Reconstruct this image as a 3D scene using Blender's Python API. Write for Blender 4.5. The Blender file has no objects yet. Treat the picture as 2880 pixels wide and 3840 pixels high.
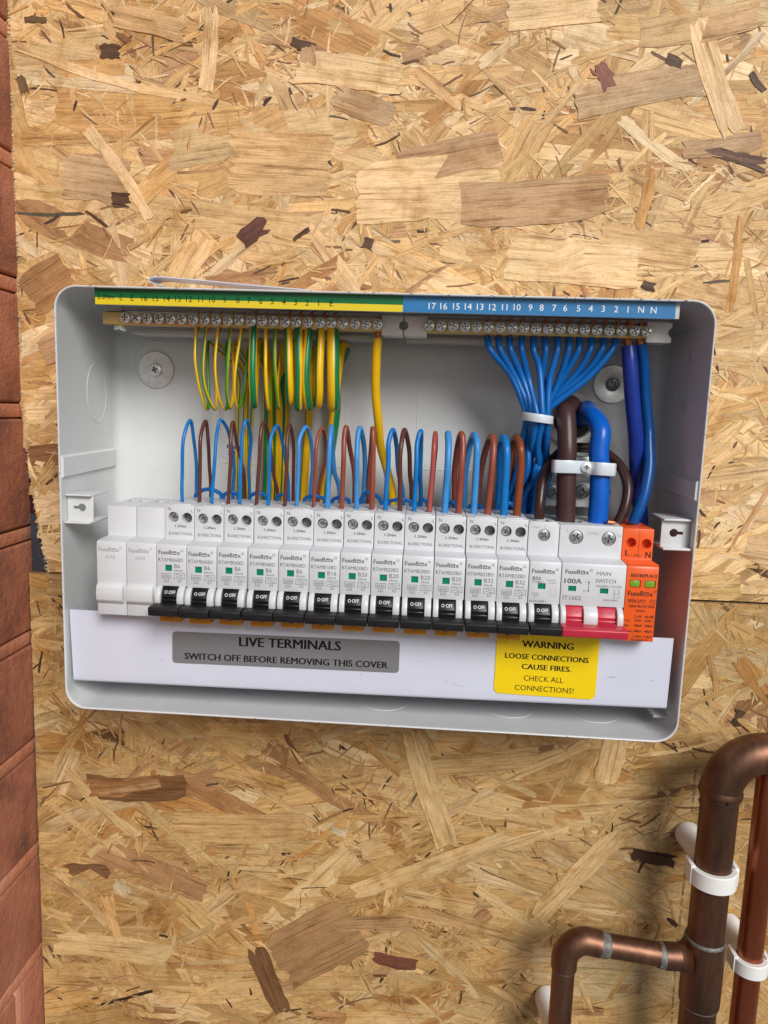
import bpy, bmesh, math, random
from mathutils import Vector, Matrix
random.seed(7)
S = bpy.context.scene
COL = S.collection
# ------------------------------------------------------------------ camera
CP = Vector((.03167, -.48864, .06171)); FPX = 2722.19
def rotm(rx, ry, rz):
    return Matrix.Rotation(rz, 3, 'Z') @ Matrix.Rotation(rx, 3, 'X') @ Matrix.Rotation(ry, 3, 'Y')
RM = rotm(-.14011, -.03343, .05809)
cam = bpy.data.cameras.new('camera'); cam.sensor_fit = 'VERTICAL'; cam.sensor_height = 36
cam.lens = FPX / 3840 * 36; cam.clip_start = .01; cam.clip_end = 100
cob = bpy.data.objects.new('camera', cam); COL.objects.link(cob)
cols = (RM.col[0], RM.col[2], -RM.col[1])
m4 = Matrix.Identity(4)
for i in range(3):
    for j in range(3): m4[j][i] = cols[i][j]
m4.translation = CP; cob.matrix_world = m4; S.camera = cob
# ------------------------------------------------------------------ light
LD = Vector((.46, -.95, .72)).normalized()
W = bpy.data.worlds.new('World'); S.world = W; W.use_nodes = True
nt = W.node_tree; nt.nodes.clear()
sky = nt.nodes.new('ShaderNodeTexSky'); sky.sky_type = 'NISHITA'; sky.sun_disc = False
sky.sun_elevation = math.asin(LD.z); sky.sun_rotation = math.atan2(LD.x, LD.y)
sky.air_density = 1.0; sky.dust_density = 1.5; sky.ozone_density = 1.0
bg = nt.nodes.new('ShaderNodeBackground'); bg.inputs[1].default_value = .05
wo = nt.nodes.new('ShaderNodeOutputWorld')
gm = nt.nodes.new('ShaderNodeNewGeometry'); sx_ = nt.nodes.new('ShaderNodeSeparateXYZ'); nt.links.new(gm.outputs['Incoming'], sx_.inputs[0])
mrg = nt.nodes.new('ShaderNodeMapRange'); mrg.inputs['From Min'].default_value = -.03; mrg.inputs['From Max'].default_value = .03
nt.links.new(sx_.outputs['Z'], mrg.inputs[0])                     # incoming points back to the viewer: positive z is below the horizon
gmx = nt.nodes.new('ShaderNodeMix'); gmx.data_type = 'RGBA'; gmx.inputs[7].default_value = (2.3, 2.28, 2.22, 1)   # unseen bright ground below the horizon, added as fill light
nt.links.new(mrg.outputs[0], gmx.inputs[0]); nt.links.new(sky.outputs[0], gmx.inputs[6]); nt.links.new(gmx.outputs[2], bg.inputs[0])
nt.links.new(bg.outputs[0], wo.inputs[0])
sl = bpy.data.lights.new('sun', 'SUN'); sl.energy = 2.2; sl.angle = math.radians(26); sl.color = (1, .985, .97)
so = bpy.data.objects.new('sun', sl); COL.objects.link(so)
so.rotation_euler = LD.to_track_quat('Z', 'Y').to_euler(); so.location = LD * 3
S.view_settings.view_transform = 'Standard'; S.view_settings.look = 'None'
S.view_settings.gamma = 1; S.view_settings.use_curve_mapping = False
S.view_settings.exposure = .50
S.render.engine = 'CYCLES'; S.cycles.max_bounces = 8

# ------------------------------------------------------------------ helpers
def at(px, py, d):
    """point of the photograph (full resolution pixels) on the plane d metres in front of the board"""
    v = RM @ Vector(((px - 1440) / FPX, 1, -(py - 1920) / FPX))
    return CP + v * ((-d - CP.y) / v.y)
def zoom(ox, oy, s=2.304):
    return lambda x, y, d: at(ox + x / s, oy + y / s, d)
zA = zoom(180, 1040); zB = zoom(840, 1040); zC = zoom(1500, 1040); zD = zoom(2020, 1040)
yA = zoom(180, 1540); yB = zoom(840, 1540); yC = zoom(1500, 1640); yD = zoom(2000, 1640)
xA = zoom(180, 2080); xB = zoom(840, 2080); xC = zoom(1500, 2080); xD = zoom(2060, 2080)
zP = zoom(1900, 2640, 1.693)

def new_mat(name):
    m = bpy.data.materials.new(name); m.use_nodes = True
    return m, m.node_tree, m.node_tree.nodes['Principled BSDF']
def tex(nt, kind, **kw):
    n = nt.nodes.new(kind)
    for k, v in kw.items():
        if k in n.inputs: n.inputs[k].default_value = v
        else: setattr(n, k, v)
    return n
def mat(name, col, rough=.4, metal=0, var=.06, vscale=60, bump=0, bscale=900, spec=.5, trans=0, coat=0, stretch=(1, 1, 1), col2=None, rvar=.08):
    m, t, b = new_mat(name)
    co = t.nodes.new('ShaderNodeTexCoord'); mp = t.nodes.new('ShaderNodeMapping')
    mp.inputs['Scale'].default_value = stretch
    t.links.new(co.outputs['Object'], mp.inputs[0])
    n = tex(t, 'ShaderNodeTexNoise', Scale=vscale, Detail=5.0, Roughness=.6)
    t.links.new(mp.outputs[0], n.inputs['Vector'])
    r = t.nodes.new('ShaderNodeValToRGB'); e = r.color_ramp.elements
    e[0].position = .3; e[1].position = .7
    c2 = col2 if col2 else tuple(min(1, c * (1 + var)) for c in col)
    c1 = tuple(c * (1 - var) for c in col)
    e[0].color = (*c1, 1); e[1].color = (*c2, 1)
    t.links.new(n.outputs['Fac'], r.inputs[0]); t.links.new(r.outputs[0], b.inputs['Base Color'])
    mr = t.nodes.new('ShaderNodeMapRange'); mr.inputs['To Min'].default_value = max(.03, rough - rvar); mr.inputs['To Max'].default_value = rough + rvar
    t.links.new(n.outputs['Fac'], mr.inputs[0]); t.links.new(mr.outputs[0], b.inputs['Roughness'])
    b.inputs['Metallic'].default_value = metal; b.inputs['Specular IOR Level'].default_value = spec
    if trans:
        b.inputs['Subsurface Weight'].default_value = trans; b.inputs['Subsurface Radius'].default_value = (.002, .002, .002)
        b.inputs['Subsurface Scale'].default_value = 1
    if bump:
        n2 = tex(t, 'ShaderNodeTexNoise', Scale=bscale, Detail=3.0); t.links.new(mp.outputs[0], n2.inputs['Vector'])
        bp = t.nodes.new('ShaderNodeBump'); bp.inputs['Strength'].default_value = bump; bp.inputs['Distance'].default_value = .0003
        t.links.new(n2.outputs['Fac'], bp.inputs['Height']); t.links.new(bp.outputs[0], b.inputs['Normal'])
    return m

M_CASE = mat('white_powder_coat', (.62, .635, .63), .30, bump=.06, bscale=700, var=.02)
M_COVER = mat('white_cover_paint', (.60, .625, .725), .33, bump=.04, bscale=500, var=.025, vscale=25)
M_MOD = mat('light_grey_plastic', (.585, .603, .618), .42, bump=.05, bscale=2500, var=.02)
M_GUARD = mat('white_plastic', (.60, .615, .62), .38, var=.02)
M_INK = mat('grey_ink', (.115, .118, .122), .6, var=.08)
M_INK2 = mat('pale_grey_ink', (.36, .365, .37), .6, var=.08)
M_BLK = mat('black_plastic', (.009, .009, .010), .35, var=.2, vscale=200, bump=.15, bscale=1500, spec=.3)
M_BLKM = mat('black_matt_plastic', (.012, .012, .014), .5, var=.25, vscale=200, bump=.3, bscale=1200, spec=.3)
M_BINK = mat('black_ink', (.008, .008, .008), .7, spec=.15)
M_WINK = mat('white_ink', (.8, .8, .8), .5)
M_RED = mat('red_plastic', (.50, .022, .05), .38, var=.08, bump=.1, bscale=1500)
M_RINK = mat('dark_red_ink', (.26, .008, .02), .5)
M_ORG = mat('orange_plastic', (.80, .105, .012), .36, var=.05, bump=.06, bscale=2500)
M_OINK = mat('black_print', (.03, .012, .008), .5)
M_GWIN = mat('green_window', (.0, .19, .115), .25, var=.1)
M_LIME = mat('lime_window', (.17, .36, .03), .2, var=.15)
M_YCLIP = mat('amber_plastic', (.62, .25, .005), .4, var=.06)
M_BRASS = mat('brass', (.80, .57, .22), .3, metal=.6, var=.12, vscale=300, stretch=(.1, 1, 1))
M_ZINC = mat('zinc_plated_steel', (.84, .87, .90), .27, metal=.5, var=.15, vscale=400)
M_ZINCD = mat('dark_steel', (.22, .23, .24), .35, metal=1, var=.3, vscale=500)
M_ZINCM = mat('shaded_screw_steel', (.52, .54, .56), .28, metal=.8, var=.3, vscale=700)
M_RECESS = mat('screw_recess', (.27, .28, .29), .4, metal=.9, var=.3, vscale=900)  # darker steel for slots and ticks, their shade put into the colour
M_WASH = mat('galvanised_steel', (.68, .69, .68), .34, metal=.7, var=.15, vscale=250)
M_COP = mat('bare_copper', (.62, .24, .12), .35, metal=1, var=.25, vscale=900, bump=.6, bscale=2200)
M_BLACK = mat('painted_hole_dark', (.008, .008, .008), .7)
M_WHITEP = mat('white_moulded_plastic', (.78, .77, .74), .45, var=.03)
M_TIE = mat('translucent_nylon', (.62, .68, .72), .3, trans=.4, var=.03)
M_GREYP = mat('pale_grey_plastic', (.52, .52, .51), .45, var=.03)
M_GRN = mat('green_label', (.0, .125, .03), .3, var=.04)
M_YEL = mat('yellow_label', (.72, .56, .02), .3, var=.04)
M_BLU = mat('blue_label', (.018, .17, .40), .3, var=.04)
M_STICK = mat('grey_sticker', (.185, .183, .19), .45, metal=.05, var=.08, vscale=900)
M_YST = mat('yellow_sticker', (.84, .60, .003), .35, var=.02)
def pvc(name, c, r=.3): return mat(name, c, r, var=.07, vscale=120, bump=.08, bscale=600, spec=.35)
P_BLUE = pvc('blue_pvc', (.003, .115, .40)); P_LBLUE = pvc('light_blue_pvc', (.045, .25, .58), .36)
P_MBLUE = pvc('mid_blue_pvc', (.005, .165, .48)); P_NAVY = pvc('navy_pvc', (.012, .035, .25)); P_DBLUE = pvc('deep_blue_pvc', (.003, .07, .27))
P_RBLUE = pvc('royal_blue_pvc', (.003, .10, .48))
P_BRN = pvc('brown_pvc', (.105, .035, .026)); P_RBRN = pvc('red_brown_pvc', (.26, .062, .036)); P_OBRN = pvc('orange_brown_pvc', (.22, .055, .018))
P_DBRN = pvc('dark_brown_pvc', (.042, .018, .015)); P_PINK = pvc('faded_red_pvc', (.36, .075, .06)); P_TBRN = pvc('tail_brown_pvc', (.055, .026, .024), .36)
P_YEL = pvc('yellow_pvc', (.76, .44, .006)); P_GRN = pvc('green_pvc', (.008, .17, .055)); P_OLIVE = pvc('olive_green_pvc', (.06, .23, .012))

TEXTS = {}
def glyphs(s, bold=False):
    """string -> (2-D verts, faces, width, with capital height 1)"""
    k = (s, bold)
    if k in TEXTS: return TEXTS[k]
    cu = bpy.data.curves.new('txt', 'FONT'); cu.body = s; cu.size = 1; cu.resolution_u = 2; cu.fill_mode = 'FRONT'
    
    o = bpy.data.objects.new('txt', cu); COL.objects.link(o)
    dg = bpy.context.evaluated_depsgraph_get(); dg.update()
    me = bpy.data.meshes.new_from_object(o.evaluated_get(dg))
    v = [(p.co.x, p.co.y) for p in me.vertices]; f = [tuple(p.vertices) for p in me.polygons]
    bpy.data.objects.remove(o); bpy.data.curves.remove(cu); bpy.data.meshes.remove(me)
    x0 = min(p[0] for p in v); x1 = max(p[0] for p in v)
    v = [((p[0] - x0) / .729, p[1] / .729) for p in v]
    if bold:
        n = len(v); b = .045; v = [(p[0] + q, p[1]) for q in (0, b, 2 * b) for p in v]
        f = [tuple(i + n * q for i in g) for q in range(3) for g in f]; x1 += 2 * b * .729
    TEXTS[k] = (v, f, (x1 - x0) / .729)
    return TEXTS[k]

class MB:
    def __init__(s): s.v = []; s.f = []; s.m = []; s.mats = []
    def mi(s, m):
        if m not in s.mats: s.mats.append(m)
        return s.mats.index(m)
    def add(s, vs, fs, m):
        o = len(s.v); k = s.mi(m); s.v += [tuple(p) for p in vs]
        for f in fs: s.f.append(tuple(i + o for i in f)); s.m.append(k)
    def box(s, x0, x1, y0, y1, z0, z1, m):
        vs = [(x, y, z) for x in (x0, x1) for y in (y0, y1) for z in (z0, z1)]
        s.add(vs, [(0, 1, 3, 2), (4, 6, 7, 5), (0, 4, 5, 1), (2, 3, 7, 6), (0, 2, 6, 4), (1, 5, 7, 3)], m)
    def prism(s, prof, x0, x1, m):
        """profile of (d, z) points swept along x"""
        n = len(prof); a = sum(prof[i][0] * prof[(i + 1) % n][1] - prof[(i + 1) % n][0] * prof[i][1] for i in range(n))
        if a < 0: prof = prof[::-1]
        vs = [(x0, -d, z) for d, z in prof] + [(x1, -d, z) for d, z in prof]
        fs = [tuple(range(n)), tuple(range(2 * n - 1, n - 1, -1))]
        fs += [((i + 1) % n, i, n + i, n + (i + 1) % n) for i in range(n)]
        s.add(vs, fs, m)
    def rings(s, rs, m, cap0=True, cap1=True, closed=False, mfun=None):
        n = len(rs[0]); o = len(s.v); k = s.mi(m)
        for r in rs: s.v += [tuple(p) for p in r]
        N = len(rs)
        for i in range(N if closed else N - 1):
            a = o + i * n; b = o + ((i + 1) % N) * n
            for j in range(n):
                s.f.append((a + j, a + (j + 1) % n, b + (j + 1) % n, b + j)); s.m.append(s.mi(mfun(j)) if mfun else k)
        if not closed:
            if cap0: s.f.append(tuple(o + j for j in range(n - 1, -1, -1))); s.m.append(k)
            if cap1: s.f.append(tuple(o + (N - 1) * n + j for j in range(n))); s.m.append(k)
    def lathe(s, c, axis, prof, m, seg=24, cap0=True, cap1=True):
        """profile of (radius, height along axis)"""
        ax = Vector(axis).normalized(); u = ax.orthogonal().normalized(); w = ax.cross(u); c = Vector(c)
        rs = [[c + ax * h + (u * math.cos(2 * math.pi * j / seg) + w * math.sin(2 * math.pi * j / seg)) * r for j in range(seg)] for r, h in prof]
        s.rings(rs, m, cap0, cap1)
    def tube(s, pts, r, m, seg=12, mfun=None, rf=None, twist=0, up=None):
        pts = [Vector(p) for p in pts]; n = len(pts)
        T = [(pts[min(i + 1, n - 1)] - pts[max(i - 1, 0)]).normalized() for i in range(n)]
        u = Vector(up) if up else Vector((1, 0, 0))
        u = (u - T[0] * u.dot(T[0])).normalized()
        if u.length < .5: u = T[0].orthogonal().normalized()
        rs = []
        for i in range(n):
            u = (u - T[i] * u.dot(T[i])).normalized(); w = T[i].cross(u)
            rr = r * (rf(i / (n - 1)) if rf else 1)
            rs.append([pts[i] + (u * math.cos(2 * math.pi * j / seg + twist) + w * math.sin(2 * math.pi * j / seg + twist)) * rr for j in range(seg)])
        s.rings(rs, m, mfun=mfun)
    def text(s, st, P, h, m, w=None, align='C', U=(1, 0, 0), V=(0, 0, 1), bold=False, eps=.00007):
        v, f, tw = glyphs(st, bold)
        U = Vector(U); V = Vector(V).normalized(); N = U.cross(V).normalized()
        sx = (w / tw) if w else h
        W_ = tw * sx; ox = {'C': -W_ / 2, 'L': 0, 'R': -W_}[align]
        P = Vector(P) + N * eps
        n3 = len(v) // 3
        s.add([P + U * (ox + p[0] * sx) + V * ((p[1] - .5) * h) + N * (.000006 * (i // n3) if bold else 0) for i, p in enumerate(v)], f, m)
    def line(s, pts, wd, m, y, closed=False, eps=.00007):
        """flat printed polyline in a plane facing the viewer; pts of (x, z)"""
        n = len(pts)
        for i in range(n if closed else n - 1):
            a = Vector((pts[i][0], pts[i][1])); b = Vector((pts[(i + 1) % n][0], pts[(i + 1) % n][1]))
            t = (b - a).normalized(); q = Vector((-t.y, t.x)) * wd / 2; e = t * wd / 2 * .98
            P = [a - e - q, b + e - q, b + e + q, a - e + q]
            s.add([(p.x, y - eps - i * 2e-6, p.y) for p in P], [(0, 1, 2, 3)], m)
    def rect(s, x0, x1, z0, z1, wd, m, y): s.line([(x0, z0), (x1, z0), (x1, z1), (x0, z1)], wd, m, y, True)
    def mesh(s, me, m):
        s.add([v.co[:] for v in me.vertices], [tuple(p.vertices) for p in me.polygons], m)
    def data(s, name, L=Vector((0, 0, 0)), smooth=True, ang=32, mats=None):
        me = bpy.data.meshes.new(name)
        me.from_pydata([(p[0] - L[0], p[1] - L[1], p[2] - L[2]) for p in s.v], [], s.f)
        for m in s.mats: me.materials.append(m)
        me.polygons.foreach_set('material_index', s.m)
        if smooth:
            me.polygons.foreach_set('use_smooth', [True] * len(s.f)); me.set_sharp_from_angle(angle=math.radians(ang))
        me.update(); return me
    def build(s, name, parent=None, L=None, **kw):
        """link as one mesh; coordinates were given in world space"""
        if L is None: L = root_loc(parent) if parent else Vector((0, 0, 0))
        o = bpy.data.objects.new(name, s.data(name, L, **kw)); COL.objects.link(o)
        if parent: o.parent = parent
        else: o.location = L
        return o
def root_loc(o):
    L = Vector((0, 0, 0))
    while o: L = L + o.location; o = o.parent
    return L
def solid(mb, bevel=.0004, seg=2, cuts=()):
    """bevel, then cut; returns a mesh"""
    me = mb.data('raw', smooth=False); o = bpy.data.objects.new('raw', me); COL.objects.link(o); junk = [o]
    if bevel:
        b = o.modifiers.new('b', 'BEVEL'); b.width = bevel; b.segments = seg; b.limit_method = 'ANGLE'; b.angle_limit = math.radians(28)
    for c in cuts:
        co = bpy.data.objects.new('cut', c.data('cut', smooth=False)); COL.objects.link(co); junk.append(co)
        q = o.modifiers.new('q', 'BOOLEAN'); q.operation = 'DIFFERENCE'; q.object = co; q.solver = 'EXACT'
    dg = bpy.context.evaluated_depsgraph_get(); dg.update()
    out = bpy.data.meshes.new_from_object(o.evaluated_get(dg))
    for j in junk: bpy.data.objects.remove(j)
    return out
def tag(o, label=None, cat=None, group=None, kind=None):
    if label: o['label'] = label
    if cat: o['category'] = cat
    if group: o['group'] = group
    if kind: o['kind'] = kind
    return o
def thing(name, label, cat, loc=(0, 0, 0), group=None):
    o = bpy.data.objects.new(name, None); COL.objects.link(o); o.location = loc; o.empty_display_size = .01
    return tag(o, label, cat, group)
def dup(o, loc=None, parent=None):
    c = o.copy(); COL.objects.link(c)
    if loc is not None: c.location = loc
    if parent: c.parent = parent
    for ch in list(o.children): dup(ch, None, c)
    return c
def smooth_path(pts, n=8):
    p = [Vector(q) for q in pts]
    p = [p[0] * 2 - p[1]] + p + [p[-1] * 2 - p[-2]]
    out = []
    for i in range(1, len(p) - 2):
        a, b, c, d = p[i - 1:i + 3]
        for k in range(n):
            t = k / n
            out.append(.5 * ((2 * b) + (c - a) * t + (2 * a - 5 * b + 4 * c - d) * t * t + (3 * b - a - 3 * c + d) * t ** 3))
    out.append(p[-2]); return out
def circle(n, r, c=(0, 0)): return [(c[0] + r * math.cos(2 * math.pi * k / n), c[1] + r * math.sin(2 * math.pi * k / n)) for k in range(n)]

# ------------------------------------------------------------------ chipboard behind
def osb_material():
    m, t, b = new_mat('pressed_wood_strands')
    at_ = t.nodes.new('ShaderNodeAttribute'); at_.attribute_name = 'col'
    uv = t.nodes.new('ShaderNodeUVMap'); uv.uv_map = 'grain'
    def nz(sc, scale, det, rough=.6, dist=0):
        mp = t.nodes.new('ShaderNodeMapping'); mp.inputs['Scale'].default_value = sc
        t.links.new(uv.outputs[0], mp.inputs[0])
        n = tex(t, 'ShaderNodeTexNoise', Scale=scale, Detail=det, Roughness=rough, Distortion=dist)
        t.links.new(mp.outputs[0], n.inputs['Vector']); return n
    def ramp(src, stops):
        r = t.nodes.new('ShaderNodeValToRGB')
        while len(r.color_ramp.elements) < len(stops): r.color_ramp.elements.new(.5)
        for e, (p, c) in zip(r.color_ramp.elements, stops): e.position = p; e.color = (*c, 1)
        t.links.new(src, r.inputs[0]); return r
    def mul(a, bb):
        x = t.nodes.new('ShaderNodeMix'); x.data_type = 'RGBA'; x.blend_type = 'MULTIPLY'; x.inputs[0].default_value = 1
        t.links.new(a, x.inputs[6]); t.links.new(bb, x.inputs[7]); return x.outputs[2]
    g1 = nz((14, 420, 1), 1, 4, .65, .6)           # broad grain
    g2 = nz((60, 1900, 1), 1, 3, .7, .3)           # fine grain
    g3 = nz((45, 110, 1), 1, 5, .6, .5)            # blotches
    g4 = nz((420, 900, 1), 1, 2, .5)               # specks
    r1 = ramp(g1.outputs[0], [(.29, (.42, .30, .19)), (.42, (.90, .86, .78)), (.58, (1.09, 1.08, 1.04)), (.74, (.76, .66, .53))])
    r2 = ramp(g2.outputs[0], [(.30, (.60, .50, .40)), (.46, (.98, .97, .95)), (.56, (1.03, 1.03, 1.02)), (.74, (1.16, 1.16, 1.15))])
    r3 = ramp(g3.outputs[0], [(.3, (.76, .69, .57)), (.5, (1, .99, .97)), (.75, (1.12, 1.11, 1.08))])
    r4 = ramp(g4.outputs[0], [(.235, (.22, .14, .1)), (.285, (1, 1, 1))])
    co = t.nodes.new('ShaderNodeTexCoord')
    n5 = tex(t, 'ShaderNodeTexNoise', Scale=520.0, Detail=6.0, Roughness=.75); t.links.new(co.outputs['Object'], n5.inputs['Vector'])
    n6 = tex(t, 'ShaderNodeTexNoise', Scale=34.0, Detail=5.0, Roughness=.6, Distortion=.8); t.links.new(co.outputs['Object'], n6.inputs['Vector'])
    r5 = ramp(n5.outputs[0], [(.30, (.5, .38, .28)), (.40, (.96, .94, .9)), (.6, (1.03, 1.03, 1.02)), (.75, (1.1, 1.09, 1.06))])
    r6 = ramp(n6.outputs[0], [(.32, (.80, .70, .55)), (.46, (1, .98, .94)), (.62, (1.03, 1.03, 1.03)), (.8, (1.1, 1.12, 1.15))])
    c = mul(mul(mul(mul(at_.outputs['Color'], r1.outputs[0]), r2.outputs[0]), r3.outputs[0]), r4.outputs[0])
    c = mul(mul(c, r5.outputs[0]), r6.outputs[0])
    t.links.new(c, b.inputs['Base Color'])
    b.inputs['Roughness'].default_value = .52; b.inputs['Specular IOR Level'].default_value = .35
    ad = t.nodes.new('ShaderNodeMath'); ad.operation = 'ADD'
    t.links.new(g1.outputs[0], ad.inputs[0]); t.links.new(g2.outputs[0], ad.inputs[1])
    bp = t.nodes.new('ShaderNodeBump'); bp.inputs['Strength'].default_value = .55; bp.inputs['Distance'].default_value = .0006
    t.links.new(ad.outputs[0], bp.inputs['Height']); t.links.new(bp.outputs[0], b.inputs['Normal'])
    return m
M_OSB = osb_material()
M_OSBEDGE = mat('sawn_board_edge', (.34, .22, .12), .8, var=.4, vscale=400, bump=.8, bscale=500)
seamL = at(110, 2147, 0); seamR = at(2880, 2266, 0)
def seam_z(x): return seamL.z + (seamR.z - seamL.z) * (x - seamL.x) / (seamR.x - seamL.x)
BY = .0016                                          # face of the base board; strands stand 0.2 to 1.6 mm proud of it
PAL = [((.66, .475, .255), 32), ((.70, .53, .315), 26), ((.61, .415, .20), 20), ((.75, .60, .40), 10), ((.55, .33, .14), 7),
       ((.52, .335, .20), 5), ((.42, .25, .13), 2.5), ((.28, .155, .085), .8)]
PW = [w for _, w in PAL]
def board(name, label, outline, zlo, zhi, inside, xlo, xhi, fringe):
    V = []; F = []; C = []; UV = []
    def poly(pts, cols, uvs):
        o = len(V); V.extend(pts); F.append(list(range(o, o + len(pts)))); UV.extend(uvs)
        C.extend(cols if isinstance(cols, list) else [cols] * len(pts))
    n = len(outline)
    front = [(x, BY, z) for x, z in outline]; back = [(x, BY + .016, z) for x, z in outline]
    base = (.40, .26, .12)
    poly(front, base, [(p[0], p[2]) for p in front])
    for i in range(n):
        a, b2 = front[i], front[(i + 1) % n]; c2, d2 = back[(i + 1) % n], back[i]
        poly([b2, a, d2, c2], (.30, .19, .10), [(q[2], q[1] * 3) for q in (b2, a, d2, c2)])
    def flake(x, z, l, w, ang, col, hh, jag):
        # outline in local coordinates: long wavy sides, ragged ends
        k = (7 if l > .04 else 4) if l > .012 else 1
        up = []; dn = []
        bend = random.uniform(-.06, .06) * l
        for i in range(k + 2):
            tt = i / (k + 1)
            tap = 1 - jag * random.random() * (1 if i in (0, k + 1) else .25)
            xx = (tt - .5) * l
            mid = bend * (4 * tt * (1 - tt))
            wv = min(w * .12, .0007); jx = min(.12 * w, .25 * l / (k + 1)); up.append((xx + random.uniform(-jx, jx), mid + w / 2 * tap + random.uniform(-wv, wv))); dn.append((xx + random.uniform(-jx, jx), mid + random.uniform(-wv, wv) - w / 2 * (1 - jag * random.random() * (1 if i in (0, k + 1) else .25))))
        e1 = []; e0 = []
        if w > .004:
            for q in range(random.randint(2, 3 + int(w / .004))):
                e1.append((l / 2 + random.uniform(-.5, .12) * min(w, .012) * random.choice((.25, .4, 1)), 0)); e0.append((-l / 2 + random.uniform(-.12, .5) * min(w, .012) * random.choice((.25, .4, 1)), 0))
            m1 = len(e1)
            e1 = [(p[0], up[-1][1] + (dn[-1][1] - up[-1][1]) * (i + 1) / (m1 + 1)) for i, p in enumerate(e1)]
            e0 = [(p[0], dn[0][1] + (up[0][1] - dn[0][1]) * (i + 1) / (m1 + 1)) for i, p in enumerate(e0)]
        loc = dn[::1] + e1[::-1] + up[::-1] + e0[::-1]
        ca, sa = math.cos(ang), math.sin(ang)
        wp = [(x + p[0] * ca - p[1] * sa, z + p[0] * sa + p[1] * ca) for p in loc]
        if not all(inside(*p) for p in wp): 
            if not inside(x, z): return
            if sum(not inside(*p) for p in wp) > len(wp) * .55: return
            wp = [clampp(p) for p in wp]
        tl = random.uniform(-.0004, .0004) / max(l, .02); tw = random.uniform(-.00035, .00035) / max(w, .004)
        ou, ov = random.uniform(0, 60), random.uniform(0, 60)
        pts = []
        for p, q in zip(wp, loc):
            h = max(.00008, (hh + q[0] * tl + q[1] * tw) * .62)
            pts.append((p[0], BY - h, p[1]))
        uvs = [(q[0] + ou, q[1] + ov) for q in loc]
        ga, gb = random.uniform(-.14, .14), random.uniform(-.1, .1); gc = random.uniform(0, .05)
        cl = [tuple(c * (1 + ga * 2 * q[0] / l + gb * 2 * q[1] / w + random.uniform(-gc, gc)) for c in col[:3]) for q in loc]
        poly(pts, cl, uvs)
        nn = len(pts)
        for i in range(nn):
            a, b2 = pts[i], pts[(i + 1) % nn]
            poly([b2, a, (a[0], BY, a[2]), (b2[0], BY, b2[2])], tuple(c * .7 for c in col), [uvs[(i + 1) % nn], uvs[i], uvs[i], uvs[(i + 1) % nn]])
    def clampp(p):
        x, z = p
        z = min(max(z, zlo(x) + .0004), zhi(x) - .0004)
        lo = xlo(z) - fringe * random.random() ** 3
        return (max(x, lo), z)
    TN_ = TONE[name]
    def colour(dark=0):
        if random.random() < dark:
            c = random.choice([(.11, .06, .035), (.17, .09, .05), (.07, .04, .03), (.22, .13, .07), (.11, .095, .07), (.26, .14, .07)]); s = random.uniform(.7, 1.3)
        else:
            c = random.choices([p for p, _ in PAL], PW)[0]; s = random.uniform(.85, 1.12)
        k = random.uniform(.88, 1.12)
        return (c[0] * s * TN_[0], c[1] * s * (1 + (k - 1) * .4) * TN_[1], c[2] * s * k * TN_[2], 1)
    def spot():
        while True:
            x = random.uniform(-.262, .42); z = random.uniform(-.54, .42)
            if abs(x) < .172 and abs(z) < .113: continue
            if inside(x, z): return x, z
    A = NSC[name]
    for i in range(int(1500 * A)):
        l = random.uniform(.035, .13); w = random.uniform(.006, .021) * (.6 + l * 5)
        ang = random.gauss(.06, .42) if random.random() < .78 else random.uniform(-1.6, 1.6)
        flake(*spot(), l, w, ang, colour(.002), random.uniform(.0001, .00100), .35)
    for i in range(int(60 * A)):
        l = random.uniform(.07, .15); w = random.uniform(.02, .04)
        flake(*spot(), l, w, random.gauss(.06, .4), colour(0), random.uniform(.0006, .00095), .3)
    for i in range(int(1700 * A)):
        l = random.uniform(.015, .07); w = random.uniform(.0018, .008)
        ang = random.gauss(.05, .6) if random.random() < .7 else random.uniform(-1.6, 1.6)
        flake(*spot(), l, w, ang, colour(.008), random.uniform(.0004, .00110), .5)
    # ragged little heaps of splinters between the big strands
    for i in range(int(560 * A)):
        cx, cz = spot(); a0 = random.gauss(0, .9); rr = random.uniform(.005, .018)
        for k in range(random.randint(8, 26)):
            x = cx + random.gauss(0, rr * 1.3); z = cz + random.gauss(0, rr * .6)
            if not inside(x, z): continue
            flake(x, z, random.uniform(.003, .018), random.uniform(.0005, .0022), a0 + random.gauss(0, .45), colour(.10), random.uniform(.0005, .00125), .7)
    for i in range(int(1100 * A)):
        flake(*spot(), random.uniform(.004, .026), random.uniform(.0004, .0014), random.gauss(.05, .6), colour(.1), random.uniform(.0006, .0012), .6)
    for i in range(int(260 * A)):
        l = random.uniform(.0015, .0075) * (1.6 if random.random() < .12 else 1)
        flake(*spot(), l, l * random.uniform(.16, .5), random.gauss(0, .8), colour(.65), random.uniform(.0009, .00135), .75)
    for spec in FEATURE[name]:
        px0, py0, px1, py1, w, col, hh = spec
        a = at(px0, py0, 0); b2 = at(px1, py1, 0)
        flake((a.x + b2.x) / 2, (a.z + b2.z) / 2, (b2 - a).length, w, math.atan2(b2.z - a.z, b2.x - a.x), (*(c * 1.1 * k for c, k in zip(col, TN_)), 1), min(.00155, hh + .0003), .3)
    me = bpy.data.meshes.new(name); me.from_pydata(V, [], F)
    ca = me.color_attributes.new('col', 'FLOAT_COLOR', 'POINT')
    ca.data.foreach_set('color', [q for c in C for q in ((*c[:3], 1))])
    ul = me.uv_layers.new(name='grain')
    idx = [0] * len(me.loops); me.loops.foreach_get('vertex_index', idx)
    ul.data.foreach_set('uv', [q for i in idx for q in UV[i]])
    me.materials.append(M_OSB); me.update()
    o = bpy.data.objects.new(name, me); COL.objects.link(o)
    return tag(o, label, 'chipboard')
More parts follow.
